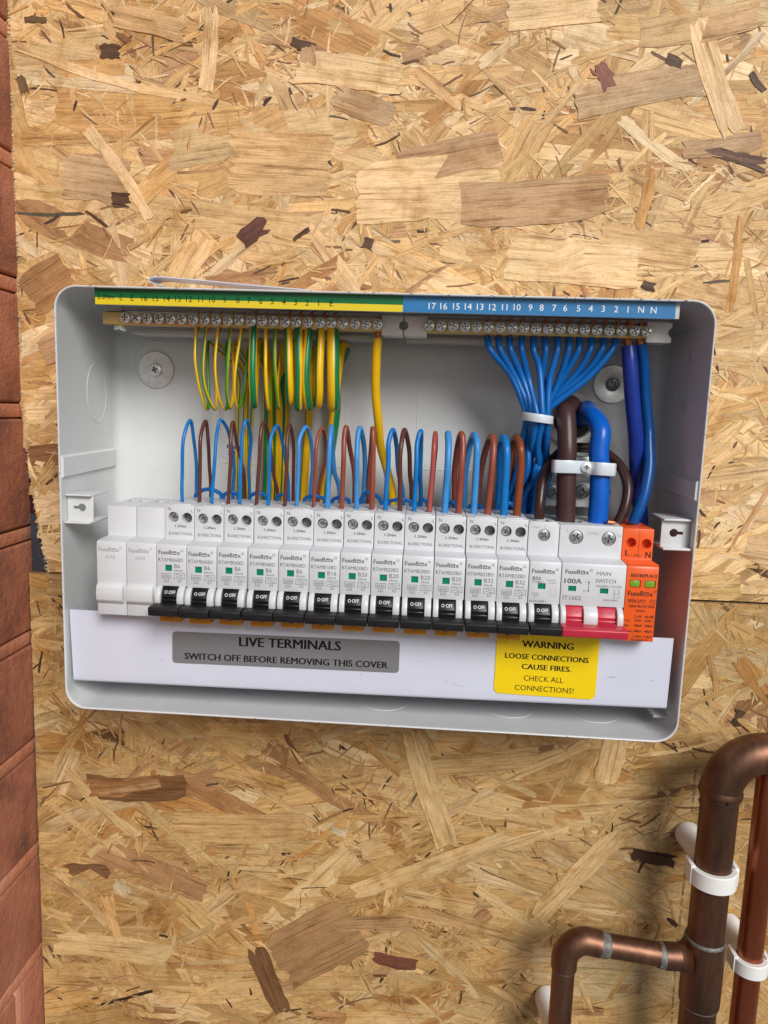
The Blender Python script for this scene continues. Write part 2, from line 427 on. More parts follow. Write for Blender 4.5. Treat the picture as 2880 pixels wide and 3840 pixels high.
def edge_x(z):
    # left sawn edge of the upper board, bows away from the bricks towards the seam
    pts = [(.9, -.2489), (.15, -.2489), (.06, -.2485), (.0, -.2445), (-.03, -.2395), (-.07, -.2325), (-.2, -.2325)]
    for (za, xa), (zb, xb) in zip(pts, pts[1:]):
        if z >= zb: return xa + (xb - xa) * (za - z) / (za - zb)
    return pts[-1][1]
TONE = {'upper_board': (1.05, 1.0, .96), 'lower_board': (.745, .695, .60)}  # lower board tinted darker and browner: dimmer light put into its colour
NSC = {'upper_board': .57, 'lower_board': .5}
LT = (.70, .54, .34); MD = (.55, .39, .22); BR = (.45, .31, .19); DK = (.09, .05, .03); TN = (.60, .43, .24); GR = (.46, .34, .22)
FEATURE = {'upper_board': [
    (1330, 740, 1880, 720, .040, LT, .00110), (1730, 760, 2290, 720, .028, BR, .00120), (2160, 400, 2660, 300, .020, GR, .0012), (1500, 620, 1880, 540, .022, BR, .00115),
    (790, 20, 770, 340, .010, LT, .00125), (2630, 60, 2760, 500, .015, LT, .00125), (320, 480, 560, 820, .008, LT, .00128), (230, 660, 480, 700, .030, GR, .00112),
    (60, 170, 520, 330, .006, LT, .0013), (850, 600, 1250, 620, .040, TN, .0010), (1900, 960, 2400, 1000, .03, LT, .0011), (1100, 250, 1500, 300, .02, LT, .00118),
    (905, 905, 1000, 835, .012, (.11, .05, .045), .0013), (2640, 545, 2880, 600, .005, (.14, .08, .06), .0013), (2650, 570, 2870, 640, .003, DK, .00132), (2240, 240, 2290, 330, .010, (.22, .09, .07), .0013), (2500, 215, 2560, 240, .006, DK, .0013), (2560, 560, 2860, 520, .012, (.45, .33, .21), .00125), (1900, 60, 2250, 20, .02, LT, .0012), (1100, 900, 1160, 860, .003, DK, .0013), (2820, 270, 2870, 340, .004, DK, .0013), (1360, 905, 1400, 920, .008, DK, .0013), (370, 190, 450, 195, .009, DK, .0013), (415, 740, 490, 750, .010, DK, .0013),
    (320, 790, 400, 850, .002, DK, .00135), (90, 70, 170, 72, .004, (.13, .09, .05), .00135), (65, 280, 92, 350, .006, (.16, .1, .05), .00135),
    (2300, 1360, 2700, 1370, .012, TN, .0012), (480, 930, 560, 880, .004, MD, .0013), (1250, 350, 1480, 430, .016, GR, .00122), (420, 60, 700, 120, .014, MD, .0012),
    (2400, 120, 2860, 30, .018, MD, .00118), (2250, 880, 2620, 940, .022, TN, .0012), (150, 1330, 330, 1240, .020, BR, .0011), (100, 1120, 260, 1020, .03, (.34, .2, .1), .00112),
    (2080, 980, 2200, 940, .02, LT, .0012), (2410, 1065, 2460, 1075, .006, DK, .0013), (1150, 170, 1165, 250, .010, BR, .0013), (1090, 150, 1180, 180, .006, DK, .0013)],
    'lower_board': [(1545, 2750, 1680, 3180, .017, LT, .0013), (2310, 2770, 2270, 2940, .018, LT, .00125), (2010, 3450, 2330, 3130, .015, LT, .00125), (360, 2960, 600, 2930, .010, BR, .0012),
    (1040, 3620, 1340, 3470, .050, (.40, .26, .15), .0012), (960, 3560, 1060, 3800, .016, (.20, .11, .06), .00115), (2370, 3205, 2540, 3235, .010, DK, .0010), (1400, 3590, 1560, 3625, .010, (.2, .08, .06), .00125), (330, 2955, 620, 2935, .014, (.36, .2, .1), .00125), (1780, 3330, 1990, 3480, .007, LT, .0013), (2280, 2300, 2300, 2290, .006, DK, .0013), (640, 3080, 1150, 3090, .024, TN, .0011),
    (1320, 3350, 1900, 3140, .014, LT, .0012), (250, 2880, 520, 3140, .008, LT, .0012), (320, 2950, 700, 2950, .02, (.22, .12, .06), .0011), (1250, 3480, 1540, 3470, .012, BR, .0012),
    (1350, 3200, 1460, 3170, .016, LT, .00125), (1480, 3420, 2000, 3560, .010, TN, .0012), (200, 3540, 640, 3590, .02, LT, .0011), (2660, 2460, 2690, 2600, .004, MD, .0013), (2750, 2690, 2790, 2700, .012, DK, .00125),
    (430, 3310, 480, 3360, .010, (.62, .55, .44), .0013), (1240, 3110, 1300, 3130, .006, (.6, .55, .45), .0013), (1500, 2870, 2020, 2830, .016, TN, .0011), (2450, 2300, 2560, 2180, .01, BR, .0012)]}
up_out = [(x, z) for x, z in [(edge_x(z), z) for z in (.6, .3, .15, .06, .03, 0, -.015, -.03, -.05)]]
up_out += [(edge_x(-.06), seam_z(edge_x(-.06)) + .0006), (.75, seam_z(.75) + .0006), (.75, .6)]
board('upper_board', 'upper pale chipboard sheet with rough sawn left edge, above the horizontal joint', up_out, lambda x: seam_z(x) + .0006, lambda x: .6,
      lambda x, z: x > edge_x(z) + .0005 and z > seam_z(x) + .0008 and z < .59, edge_x, None, .0035)
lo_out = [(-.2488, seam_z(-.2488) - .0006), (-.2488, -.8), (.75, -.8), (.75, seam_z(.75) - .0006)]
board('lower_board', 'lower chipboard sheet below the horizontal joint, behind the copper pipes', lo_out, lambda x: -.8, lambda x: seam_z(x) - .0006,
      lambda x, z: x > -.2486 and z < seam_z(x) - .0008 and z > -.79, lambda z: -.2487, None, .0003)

# rough splinters on the sawn edge belong to the upper board: they are built as a part of it
mb = MB()
for i in range(420):
    z = random.uniform(-.07, .33); x = edge_x(z); l = random.uniform(.0008, .0035) * (1.6 if random.random() < .1 else 1)
    a = random.gauss(math.pi, .5); y = BY - random.uniform(.0, .0012); w = random.uniform(.0002, .0006)
    p = Vector((x + .0008, y, z)); q = p + Vector((math.cos(a) * l, random.uniform(-.0006, .0004), math.sin(a) * l)); nv = Vector((-math.sin(a), 0, math.cos(a))) * w
    mb.add([p - nv, q, p + nv, p + Vector((0, .0006, 0))], [(0, 1, 2), (0, 3, 1), (2, 1, 3)], M_FR := globals().get('M_FR') or mat('pale_splinters', (.56, .42, .24), .7, var=.2, vscale=300))
fr = mb.build('edge_splinters', bpy.data.objects['upper_board'], smooth=False)

# pencil line on the board at the right
mb = MB()
pts = [at(2613, 2860, 0), at(2590, 3120, 0), at(2565, 3330, 0), at(2540, 3560, 0), at(2520, 3840, 0)]
M_PEN = mat('pencil_mark', (.10, .085, .07), .7, var=.4, vscale=900)
for a, b2 in zip(pts, pts[1:]):
    for k in range(24):
        if random.random() < .25: continue
        p = a.lerp(b2, k / 24); q = a.lerp(b2, (k + .9) / 24); w = random.uniform(.00018, .00036)
        mb.add([(p.x - w, BY - .00152, p.z), (p.x + w, BY - .00152, p.z), (q.x + w, BY - .00152, q.z), (q.x - w, BY - .00152, q.z)], [(0, 1, 2, 3)], M_PEN)
mb.build('pencil_line', bpy.data.objects['lower_board'], smooth=False)

# ------------------------------------------------------------------ brick reveal on the left
def brick_material(name, c1, c2, c3, bumps):
    m, t, b = new_mat(name)
    co = t.nodes.new('ShaderNodeTexCoord')
    n = tex(t, 'ShaderNodeTexNoise', Scale=15.0, Detail=9.0, Roughness=.65); t.links.new(co.outputs['Object'], n.inputs['Vector'])
    r = t.nodes.new('ShaderNodeValToRGB'); r.color_ramp.elements.new(.5)
    for e, (p, c) in zip(r.color_ramp.elements, ((.3, c1), (.5, c2), (.72, c3))): e.position = p; e.color = (*c, 1)
    t.links.new(n.outputs[0], r.inputs[0])
    n2 = tex(t, 'ShaderNodeTexNoise', Scale=170.0, Detail=6.0, Roughness=.7); t.links.new(co.outputs['Object'], n2.inputs['Vector'])
    r2 = t.nodes.new('ShaderNodeValToRGB'); r2.color_ramp.elements[0].position = .6; r2.color_ramp.elements[1].position = .78
    t.links.new(n2.outputs[0], r2.inputs[0])
    x = t.nodes.new('ShaderNodeMix'); x.data_type = 'RGBA'; x.inputs[7].default_value = (.42, .27, .21, 1)
    ml = t.nodes.new('ShaderNodeMath'); ml.operation = 'MULTIPLY'; ml.inputs[1].default_value = .5
    t.links.new(r2.outputs[0], ml.inputs[0]); t.links.new(ml.outputs[0], x.inputs[0]); t.links.new(r.outputs[0], x.inputs[6])
    t.links.new(x.outputs[2], b.inputs['Base Color']); b.inputs['Roughness'].default_value = .8
    bp = t.nodes.new('ShaderNodeBump'); bp.inputs['Strength'].default_value = bumps; bp.inputs['Distance'].default_value = .002
    t.links.new(n2.outputs[0], bp.inputs['Height']); t.links.new(bp.outputs[0], b.inputs['Normal'])
    return m
M_BRICK = brick_material('red_brick', (.10, .045, .036), (.40, .145, .08), (.54, .23, .14), 1)
M_MORT = brick_material('red_mortar', (.42, .16, .088), (.62, .25, .14), (.68, .35, .24), 1)
XB = -.2496
br = MB(); mo = MB()
mo.box(XB - .1, XB - .0060, -.45, .06, -.75, .62, M_MORT)
zc = [.2161 + .0795 * k for k in range(5, 0, -1)] + [.2161, .1363, .0527, -.034, -.110, -.1924, -.2752, -.3594, -.441, -.522, -.603, -.68]
for i in range(len(zc) - 1):
    top = zc[i] - .0056; bot = zc[i + 1] + .0056
    q = MB(); q.box(XB - .05, XB - .0004, -.45, .06, zc[i] - .0046, zc[i] + .0046, M_MORT); mo.mesh(solid(q, .0014, 2), M_MORT)
    if i == 12:
        q = MB(); q.box(XB - .05, XB - .0004, -.0345, -.0255, bot - .0005, top + .0005, M_MORT); mo.mesh(solid(q, .0014, 2), M_MORT)
    ys = [-.45, -.235, .06] if i % 2 else [-.35, -.127, .06]
    if i == 12: ys = [-.35, -.129, -.03, .06]
    for a, b2 in zip(ys, ys[1:]):
        q = MB(); q.box(XB - .09, XB + random.uniform(-.0006, .0006), a + .005, b2 - .005 + (.01 if b2 == .06 else 0), bot, top, M_BRICK)
        br.mesh(solid(q, .0022, 3), M_BRICK)
bw = thing('brick_wall', 'red brick return wall along the left edge, square to the chipboard', 'brick wall', (XB, 0, -.7))
br.build('bricks', bw); mo.build('mortar', bw)
# strips glimpsed in the gap between bricks and board
M_MEM = mat('dark_grey_membrane', (.035, .042, .052), .5, bump=1, bscale=700, var=.3, vscale=600)
M_MEMR = mat('maroon_membrane', (.055, .008, .016), .5, bump=1, bscale=700, var=.3, vscale=600)
a = at(100, 1690, 0); b2 = at(105, 1930, 0); c2 = at(105, 2150, 0)
def strip(name, z0, z1, m, label):
    q = MB(); q.box(XB + .0004, -.226, .006, .0085, z0, z1, m); o = MB(); o.mesh(solid(q, .0003), m)
    tag(o.build(name, L=Vector((XB, .007, z0))), label, 'membrane strip')
strip('membrane_strip', b2.z + .0003, a.z + .02, M_MEMR, 'dark maroon strip in the gap between bricks and chipboard edge')
strip('membrane_strip', c2.z, b2.z - .0003, M_MEM, 'dark grey pebbled strip in the gap under the maroon strip')

# ------------------------------------------------------------------ enclosure
WX, HZ, D = .366 / 2, .2504 / 2, .0787
def rrect(hx, hz, r, y, n=7, skew=0):
    out = []
    for cx, cz, a0 in ((1, -1, -90), (1, 1, 0), (-1, 1, 90), (-1, -1, 180)):
        for k in range(n + 1):
            a = math.radians(a0 + 90 * k / n)
            out.append(Vector((cx * (hx - r) + r * math.cos(a), y, cz * (hz - r) + r * math.sin(a))))
    return out
enc = thing('consumer_unit', 'open white metal fuse board casing screwed to the chipboard, lid removed', 'fuse box', (0, 0, -HZ))
cs = MB()
rs = []
for ins, d in ((0, .0002), (0, .03), (0, D - .0016), (-.0002, D - .0009), (0, D - .0002), (.0004, D), (.0008, D - .0002), (.0010, D - .0008), (.0009, D - .0016), (.0009, .03), (.0010, .0075), (.0017, .0045), (.0036, .0023), (.0060, .0014)):
    rs.append(rrect(WX - ins, HZ - ins, max(.0125 - ins * .5, .004), -d))
cs.rings(rs, M_CASE)
# pressed step in each side wall
for sx in (-1, 1):
    if sx < 0: zz = [yA(105, 385, D - .001).z, yA(575, 320, .006).z, yA(580, 490, .006).z, yA(105, 590, D - .001).z]
    else: zz = [yD(1450, 370, D - .001).z, yD(1075, 270, .006).z, yD(1060, 440, .006).z, yD(1430, 560, D - .001).z]
    xi = sx * (WX - .0012)
    q = MB(); t_ = sx * -.0012
    ring = [(D - .0012, zz[0]), (.006, zz[1]), (.006, zz[2]), (D - .0012, zz[3])]
    e = .0014
    o4 = [(xi + sx * .0004, -d, z) for d, z in ring]
    i4 = [(xi + t_, -ring[0][0] + .0003, ring[0][1] - e), (xi + t_, -ring[1][0], ring[1][1] - e), (xi + t_, -ring[2][0], ring[2][1] + e), (xi + t_, -ring[3][0] + .0003, ring[3][1] + e)]
    cs.add(o4 + i4, [(0, 1, 2, 3), (4, 7, 6, 5), (0, 4, 5, 1), (1, 5, 6, 2), (2, 6, 7, 3), (3, 7, 4, 0)], M_CASE)
# pressed outlines: side knockouts (left, right), bottom knockouts, and rear knockout panels
def knock(pts, r=.00022, par=enc, nm='knockout_outline'):
    q = MB(); n = len(pts)
    ctr = sum((Vector(p) for p in pts), Vector()) / n
    rs = []
    for i in range(n):
        T = (Vector(pts[(i + 1) % n]) - Vector(pts[i - 1])).normalized(); u = (Vector(pts[i]) - ctr); u = (u - T * u.dot(T)).normalized(); w = T.cross(u)
        rs.append([Vector(pts[i]) + (u * math.cos(2 * math.pi * j / 6) * 1.6 + w * math.sin(2 * math.pi * j / 6)) * r for j in range(6)])
    q.rings(rs, M_CASE, closed=True); return q.build(nm, par)
cL = yA(430, 0, .035)
def solve_wall(px, py, X):
    v = RM @ Vector(((px - 1440) / FPX, 1, -(py - 1920) / FPX)); return CP + v * ((X - CP.x) / v.x)
c0 = solve_wall(180 + 425 / 2.304, 1040 + 1000 / 2.304, -WX + .0012)
knock([(-WX + .00098, c0.y + .0135 * math.cos(a), c0.z + .0185 * math.sin(a)) for a in [2 * math.pi * k / 36 for k in range(36)]])
c0 = solve_wall(2020 + 1220 / 2.304, 1040 + 1180 / 2.304, WX - .0012)
knock([(WX - .00098, c0.y + .0135 * math.cos(a), c0.z + .0185 * math.sin(a)) for a in [2 * math.pi * k / 36 for k in range(36)]])
for px in (1500 + 955 / 2.304, 2240, 1440):
    p = at(px, 2610, .05); knock([(p.x + .0145 * math.cos(a), -.043 + .0145 * math.sin(a), -HZ + .00098) for a in [2 * math.pi * k / 36 for k in range(36)]])
def rpanel(x0, x1, z0, z1, r=.006): 
    return [(p.x + (x0 + x1) / 2, -.0013, p.z + (z0 + z1) / 2) for p in rrect((x1 - x0) / 2, (z1 - z0) / 2, r, 0, 5)]
p0 = zC(165, 855, .0013); p1 = zC(1290, 880, .0013)
knock(rpanel(p0.x, p1.x, p1.z - .062, (p0.z + p1.z) / 2), .00042)
p0 = zA(1480, 800, .0013); p1 = zB(1065, 840, .0013)
knock(rpanel(p0.x, p1.x, p1.z - .062, (p0.z + p1.z) / 2), .00042)
p0 = yB(60, 300, .0013); p1 = yB(1010, 310, .0013)
M_CHIP = mat('chipped_paint', (.10, .09, .08), .7, var=.4, vscale=900)
for i in range(46):
    x = random.uniform(-.17, .17); w = random.uniform(.0004, .0022); sg = 1 if random.random() < .75 else -1
    z = sg * (HZ - random.uniform(.0001, .0007)); h = random.uniform(.00012, .0003); y = -D - .00003
    cs.add([(x, y, z - h), (x + w, y, z - h * random.random()), (x + w * .8, y, z + h), (x + w * .2, y, z + h * random.random())], [(0, 1, 2, 3)], M_CHIP)
for i in range(16):
    z = random.uniform(-.11, .11); w = random.uniform(.0003, .001); sg = random.choice((-1, 1)); x = sg * (WX - random.uniform(.0002, .0007)); y = -D - .00003
    cs.add([(x, y, z), (x + .00025, y, z + w * .2), (x + .0002, y, z + w), (x - .0001, y, z + w * .8)], [(0, 1, 2, 3)], M_CHIP)
cs.build('casing', enc)
# lid fixing tabs folded in from the side walls
for sx in (-1, 1):
    if sx < 0: a, b2 = yA(162, 712, .071), yA(398, 972, .071)
    else: a, b2 = yD(1112, 695, .071), yD(1388, 972, .071)
    x0, x1, z0, z1 = a.x, b2.x, b2.z, a.z
    if sx < 0: x0 = -WX + .0011
    else: x1 = WX - .0011
    q = MB(); q.box(x0, x1, -.0716, -.0704, z0, z1, M_CASE)
    kx = (x0 + x1) / 2 + sx * -.001; kz = (z0 + z1) / 2 + .0005
    k1 = MB(); k1.lathe((kx, -.08, kz), (0, 1, 0), [(.0024, 0), (.0024, .02)], M_CASE, 20)
    k2 = MB(); k2.box(min(kx, kx + sx * .0052), max(kx, kx + sx * .0052), -.08, -.06, kz - .0009, kz + .0009, M_CASE)
    o = MB(); o.mesh(solid(q, .0004, 2, (k1, k2)), M_CASE)
    q = MB(); q.box(x0 + .0002, x1 - .0002, -.0745, -.050, z1 - .0012, z1, M_CASE); o.mesh(solid(q, .0004), M_CASE)
    q = MB(); q.box(x0 + .0002, x1 - .0002, -.0765, -.050, z0, z0 + .0014, M_CASE); o.mesh(solid(q, .0005), M_CASE)
    o.build('lid_tab', enc)
# date sticker on the rear panel
o = MB(); a = yA(1500, 275, .0013); b2 = yB(280, 412, .0013)
st = MB(); st.mats = []
pts = [(p.x + (a.x + b2.x) / 2, -.0017, p.z + (a.z + b2.z) / 2) for p in rrect((b2.x - a.x) / 2, (a.z - b2.z) / 2, .0012, 0, 4)]
o.add(pts + [(p[0], -.0013, p[2]) for p in pts], [tuple(range(len(pts)))] + [(i, (i + 1) % len(pts), len(pts) + (i + 1) % len(pts), len(pts) + i) for i in range(len(pts))], M_COVER)
cx = (a.x + b2.x) / 2; cz = (a.z + b2.z) / 2
o.text('FuseBox', (cx, -.0017, cz + .0024), .0027, M_BINK, w=.0165, bold=True); o.text('2 2 2  0', (cx - .001, -.0017, cz - .002), .0027, M_BINK, w=.0135, bold=True)
o.build('date_sticker', enc, smooth=False)

# penny washers with fixing screws
def cross_head(r, h, m, recess=.55, seg=28, ticks=True, wd=.26):
    """domed pan head facing -y with a cross recess, centred at origin, base at y=0"""
    q = MB(); q.lathe((0, 0, 0), (0, -1, 0), [(r * .93, -.0004), (r, .0001), (r, h * .55), (r * .93, h * .82), (r * .7, h * .97), (r * .3, h * 1.02)], m, seg)
    cuts = []
    for k in range(2):
        c = MB(); L = r * recess; t_ = r * wd / 2
        if k: c.box(-L, L, -h * 1.5, -h * .2, -t_, t_, m)
        else: c.box(-t_, t_, -h * 1.5, -h * .18, -L, L, m)
        cuts.append(c)
    if ticks:
        for ang in (45, 135):
            c = MB(); L = r * .86; t_ = r * .035; a = math.radians(ang); ca, sa = math.cos(a), math.sin(a)
            pts = [(-L, -t_), (L, -t_), (L, t_), (-L, t_)]
            P = [(p[0] * ca - p[1] * sa, p[0] * sa + p[1] * ca) for p in pts]
            c.add([(p[0], -h * 1.5, p[1]) for p in P] + [(p[0], -h * .86, p[1]) for p in P], [(3, 2, 1, 0), (4, 5, 6, 7), (0, 1, 5, 4), (1, 2, 6, 5), (2, 3, 7, 6), (3, 0, 4, 7)], m)
            cuts.append(c)
    me = solid(q, 0, 1, cuts); o = MB()
    o.v = [v.co[:] for v in me.vertices]; o.mats = [m, M_RECESS]
    for p in me.polygons:
        c = p.center; rad = math.hypot(c.x, c.z)
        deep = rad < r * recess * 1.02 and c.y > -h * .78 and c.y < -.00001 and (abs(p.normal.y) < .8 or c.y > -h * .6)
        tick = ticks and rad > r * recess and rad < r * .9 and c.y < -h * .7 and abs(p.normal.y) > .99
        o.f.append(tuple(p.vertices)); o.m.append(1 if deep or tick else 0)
    return o
def turned(o, ang):
    ca, sa = math.cos(ang), math.sin(ang); o.v = [(p[0] * ca - p[2] * sa, p[1], p[0] * sa + p[2] * ca) for p in o.v]; return o
hd = cross_head(.0043, .0022, M_ZINC, .5, ticks=False, wd=.34)
for nm, p, lab, rr in (('L', at(584, 1387, .003), 'dull grey penny washer and screw at the upper left of the rear panel', .0121), ('R', at(2298, 1441, .003), 'bright silver penny washer and screw partly behind the thick blue cables', .0122)):
    t = thing('fixing_washer', lab, 'washer', (p.x, -.0016, p.z), 'screws and washers holding the casing to the board')
    o = MB(); o.lathe((p.x, -.0014, p.z), (0, -1, 0), [(.0036, 0), (rr, 0), (rr + .0002, .0006), (rr - .0002, .0016), (.005, .0015), (.0036, .0012)], M_WASH, 48); o.build('washer', t)
    o = MB(); q = turned(cross_head(.0043, .0022, M_ZINC, .5, ticks=False, wd=.34), .3 if nm == 'L' else .75)
    o.v = [(v[0] + p.x, v[1] - .0029, v[2] + p.z) for v in q.v]; o.f = q.f; o.m = q.m; o.mats = [M_ZINC if nm == 'L' else M_ZINCD, M_RECESS]; o.build('screw', t)
    knock([(p.x + .0002 + .0155 * math.cos(a), -.0013, p.z + .0035 + .0155 * math.sin(a)) for a in [2 * math.pi * k / 36 for k in range(36)]], .0003)
# grommet in the rear entry hole
p = at(2150, 1575, .004)
g = MB(); g.lathe((p.x, -.0012, p.z), (0, -1, 0), [(.0185, 0), (.0183, .0012), (.0172, .0035), (.0150, .0045), (.0128, .004), (.0122, .001)], M_WHITEP, 48, cap1=False)
g.lathe((p.x, -.0015, p.z), (0, -1, 0), [(.0124, 0), (.0123, .0003)], M_BLACK, 32)  # flat black disc: darkness of the hole painted in, nothing is cut
tag(g.build('cable_grommet', L=p), 'cream round grommet where the thick brown and blue cables come through', 'grommet')

# ------------------------------------------------------------------ terminal bars
SC = cross_head(.0031, .0019, M_ZINC, .55, wd=.2)
SC.lathe((0, -.0001, 0), (0, 1, 0), [(.0022, 0), (.0022, .0042)], M_ZINCD, 16)
SCREW = SC.data('terminal_screw')
def put_screw(parent, p, name='terminal_screw', me=None, scale=1, roll=None):
    o = bpy.data.objects.new(name, me or SCREW); COL.objects.link(o); o.parent = parent
    o.location = Vector(p) - root_loc(parent); o.rotation_euler = (0, random.uniform(0, 3.1) if roll is None else roll, 0); o.scale = (scale,) * 3
    return o
eX = [zA(x, 350 + 0.06 * (x - 663), .0545) for x in (663, 758, 855, 953, 1057, 1152, 1250, 1350, 1448)] + [zB(x, 378 + .03 * x, .0545) for x in (30, 128, 230, 328, 427, 527, 623, 723, 828, 925, 1025, 1130, 1225, 1325)]
nX = [zC(x, 430 + .02 * x, .0545) for x in (253, 358, 460, 563, 663, 767, 867, 972, 1073, 1175)] + [zD(x, 450 + .01 * x, .0545) for x in (83, 190, 297, 400, 505, 613, 720, 833, 938)]
ZB = .1110; d0 = .0495
# earth bar
t = thing('earth_terminal_bar', 'brass bar with a row of screws under the green and yellow label', 'terminal bar', (eX[0].x, -.04, ZB))
o = MB(); q = MB(); xa = zA(470, 350, d0).x; q.box(xa, eX[-1].x + .0042, -d0, -.0425, ZB - .0036, ZB + .0036, M_BRASS); o.mesh(solid(q, .0004), M_BRASS); o.build('brass_bar', t)
for p in eX: put_screw(t, (p.x, -d0 - .0030 - random.uniform(0, .0007), ZB + random.uniform(-.0002, .0002)))
o = MB()
for z0, z1, y0, y1 in ((ZB - .0072, ZB - .0042, -.031, -.012), (ZB + .0052, ZB + .0072, -.046, -.0125)):
    q = MB(); q.box(xa + .010, eX[-1].x + .001, y0, y1, z0, z1, M_GREYP); o.mesh(solid(q, .0004), M_GREYP)
q = MB(); q.box(xa, xa + .011, -.047, -.03, ZB + .0042, ZB + .0072, M_GREYP); o.mesh(solid(q, .0004), M_GREYP)
o.build('carrier', t)
def half_block(x0, x1, notch, m=M_WHITEP):
    q = MB(); q.box(x0, x1, -.0505, -.035, ZB - .0058, ZB + .0056, m)
    c = MB(); c.lathe((notch, -.07, ZB), (0, 1, 0), [(.0028, 0), (.0028, .05)], m, 24)
    o = MB(); o.mesh(solid(q, .0004, 2, (c,)), m); return o
xm = zB(1553, 410, .0505).x
half_block(zB(1362, 420, .0505).x, xm - .0004, xm).build('end_block', t)
ls = put_screw(t, (zA(615, 420, .045).x, -.0435, ZB - .0045), 'fixing_screw', None, 1.2); ls.rotation_euler = (math.radians(75), 0, 0)
# neutral bar
t2 = thing('neutral_terminal_bar', 'brass bar with a row of screws under the blue label', 'terminal bar', (nX[0].x, -.04, ZB))
o = MB(); q = MB(); q.box(nX[0].x - .0036, nX[-1].x + .0026, -d0, -.0425, ZB - .0036, ZB + .0036, M_BRASS); o.mesh(solid(q, .0004), M_BRASS); o.build('brass_bar', t2)
for p in nX: put_screw(t2, (p.x, -d0 - .0030 - random.uniform(0, .0007), ZB + random.uniform(-.0002, .0002)))
half_block(xm + .0004, zC(235, 430, .0505).x, xm).build('end_block', t2)
xe0, xe1 = nX[-1].x + .001, zD(1152, 480, .0505).x
half_block(xe0, xe1, xe1 + .0006).build('end_block', t2)
o = MB()
for z0, z1, y0, y1 in ((ZB - .0072, ZB - .0042, -.031, -.012), (ZB + .0052, ZB + .0072, -.046, -.0125)):
    q = MB(); q.box(xm + .001, xe1 - .0006, y0, y1, z0, z1, M_GREYP); o.mesh(solid(q, .0004), M_GREYP)
o.build('carrier', t2)
# label rail
t = thing('label_rail', 'long rail along the top edge carrying green, yellow and blue numbered labels', 'label rail', (0, -.07, .12))
lx0, lx1, lz0, lz1, ly = -.1607, .1640, .1156, .1243, -.0748
q = MB(); q.box(lx0, lx1 + .0004, ly, ly + .003, lz0, lz1, M_GREYP); q.box(lx0, lx1, ly + .003, -.02, lz1 - .0012, lz1 + .0001, M_GREYP)
o = MB(); o.mesh(solid(q, .0002), M_GREYP); o.build('rail', t)
xs = zB(1548, 200, .075).x; zs = lz0 + (lz1 - lz0) * .43
o = MB(); o.box(lx0 - .0001, xs, ly - .0004, ly - .0001, zs, lz1 - .0001, M_GRN); o.box(lx0 + .0002, xs, ly - .0004, ly - .0001, lz0, zs, M_YEL)
yl = ly - .0004
def dig(o, s, p, m, h, w=None):
    o.text(s, (p.x, yl, p.z), h, m, w=w)
dig(o, '2.0Nm', zA(500, 165, -yl), M_BINK, .0030, .0098)
for s, x, y in (('E', 633, 172), ('E', 728, 176), ('16', 833, 178), ('15', 930, 180), ('14', 1027, 182), ('13', 1123, 184), ('12', 1220, 186), ('11', 1320, 188), ('10', 1420, 191), ('9', 1527, 194)): dig(o, s, zA(x, y, -yl), M_BINK, .0033)
for s, x, y in (('8', 120, 195), ('7', 217, 199), ('6', 318, 203), ('5', 417, 206), ('4', 517, 210), ('3', 618, 214), ('2', 718, 218), ('1', 818, 220), ('E', 927, 223)): dig(o, s, zB(x, y, -yl), M_BINK, .0033)
o.build('earth_label', t, smooth=False)
o = MB(); o.box(xs, lx1 - .0022, ly - .0004, ly - .0001, lz0, lz1 - .0001, M_BLU)
o.add([(lx1 - .0022, ly - .0004, lz0), (lx1 + .0005, ly + .0022, lz0 + .0004), (lx1 + .0005, ly + .0022, lz1 - .0003), (lx1 - .0022, ly - .0004, lz1 - .0001)], [(0, 1, 2, 3)], M_BLU)
for s, x, y in (('17', 278, 246), ('16', 378, 248), ('15', 487, 250), ('14', 590, 251), ('13', 693, 253), ('12', 800, 255), ('11', 905, 256), ('10', 1012, 257), ('9', 1127, 259), ('8', 1224, 260), ('7', 1333, 262), ('6', 1428, 263), ('5', 1543, 266)): dig(o, s, zC(x, y, -yl), M_WINK, .0036)
for s, x, y in (('4', 450, 268), ('3', 558, 270), ('2', 670, 273), ('1', 772, 276), ('N', 885, 278), ('N', 993, 282)): dig(o, s, zD(x, y, -yl), M_WINK, .0036)
o.build('neutral_label', t, smooth=False)

# ------------------------------------------------------------------ modules
MW = .0174; X0 = -.158; PITCH = .0178; NF = .0858; TF = .0718
def logo(o, xc, zc, w, m, h=.0026, y=-NF):
    k = w / 14.8
    v, f, tw = glyphs('FuseB', True); wl = 7.9 * k
    xl = xc - w / 2
    o.text('FuseB', (xl, y, zc), h, m, w=wl * 1.03, align='L', bold=True)
    q = h * .72; xq = xl + wl * 1.03 + .25 * k
    o.line([(xq + 2.1 * k, zc - h * .02), (xq + .2 * k, zc - h * .02 + 0), (xq + .2 * k, zc - h * .45), (xq + 2.1 * k, zc - h * .45)][::1], .00042, m, y)
    o.line([(xq + 2.1 * k, zc - h * .45), (xq + 2.1 * k, zc + h * .2)], .00042, m, y - 1e-5)
    o.line([(xq + .2 * k, zc + h * .2), (xq + 2.1 * k, zc + h * .2)], .00036, m, y - 2e-5)
    o.text('x', (xq + 2.55 * k, y, zc), h, m, w=2.0 * k, align='L', bold=True)
    o.line(circle(10, .00062, (xq + 5.6 * k, zc + h * .42)), .00022, m, y, True)
def wave(o, xc, zc, w, a, m, y=-NF): o.line([(xc - w / 2 + w * k / 12, zc + a * math.sin(2 * math.pi * k / 12)) for k in range(13)], .00026, m, y)
GUARD = [(.079, -.0438), (.0859, -.0438), (.0882, -.0450), (.0899, -.0472), (.0907, -.0500), (.0905, -.0525), (.0895, -.0548), (.0875, -.0568), (.085, -.0577), (.079, -.0577)]
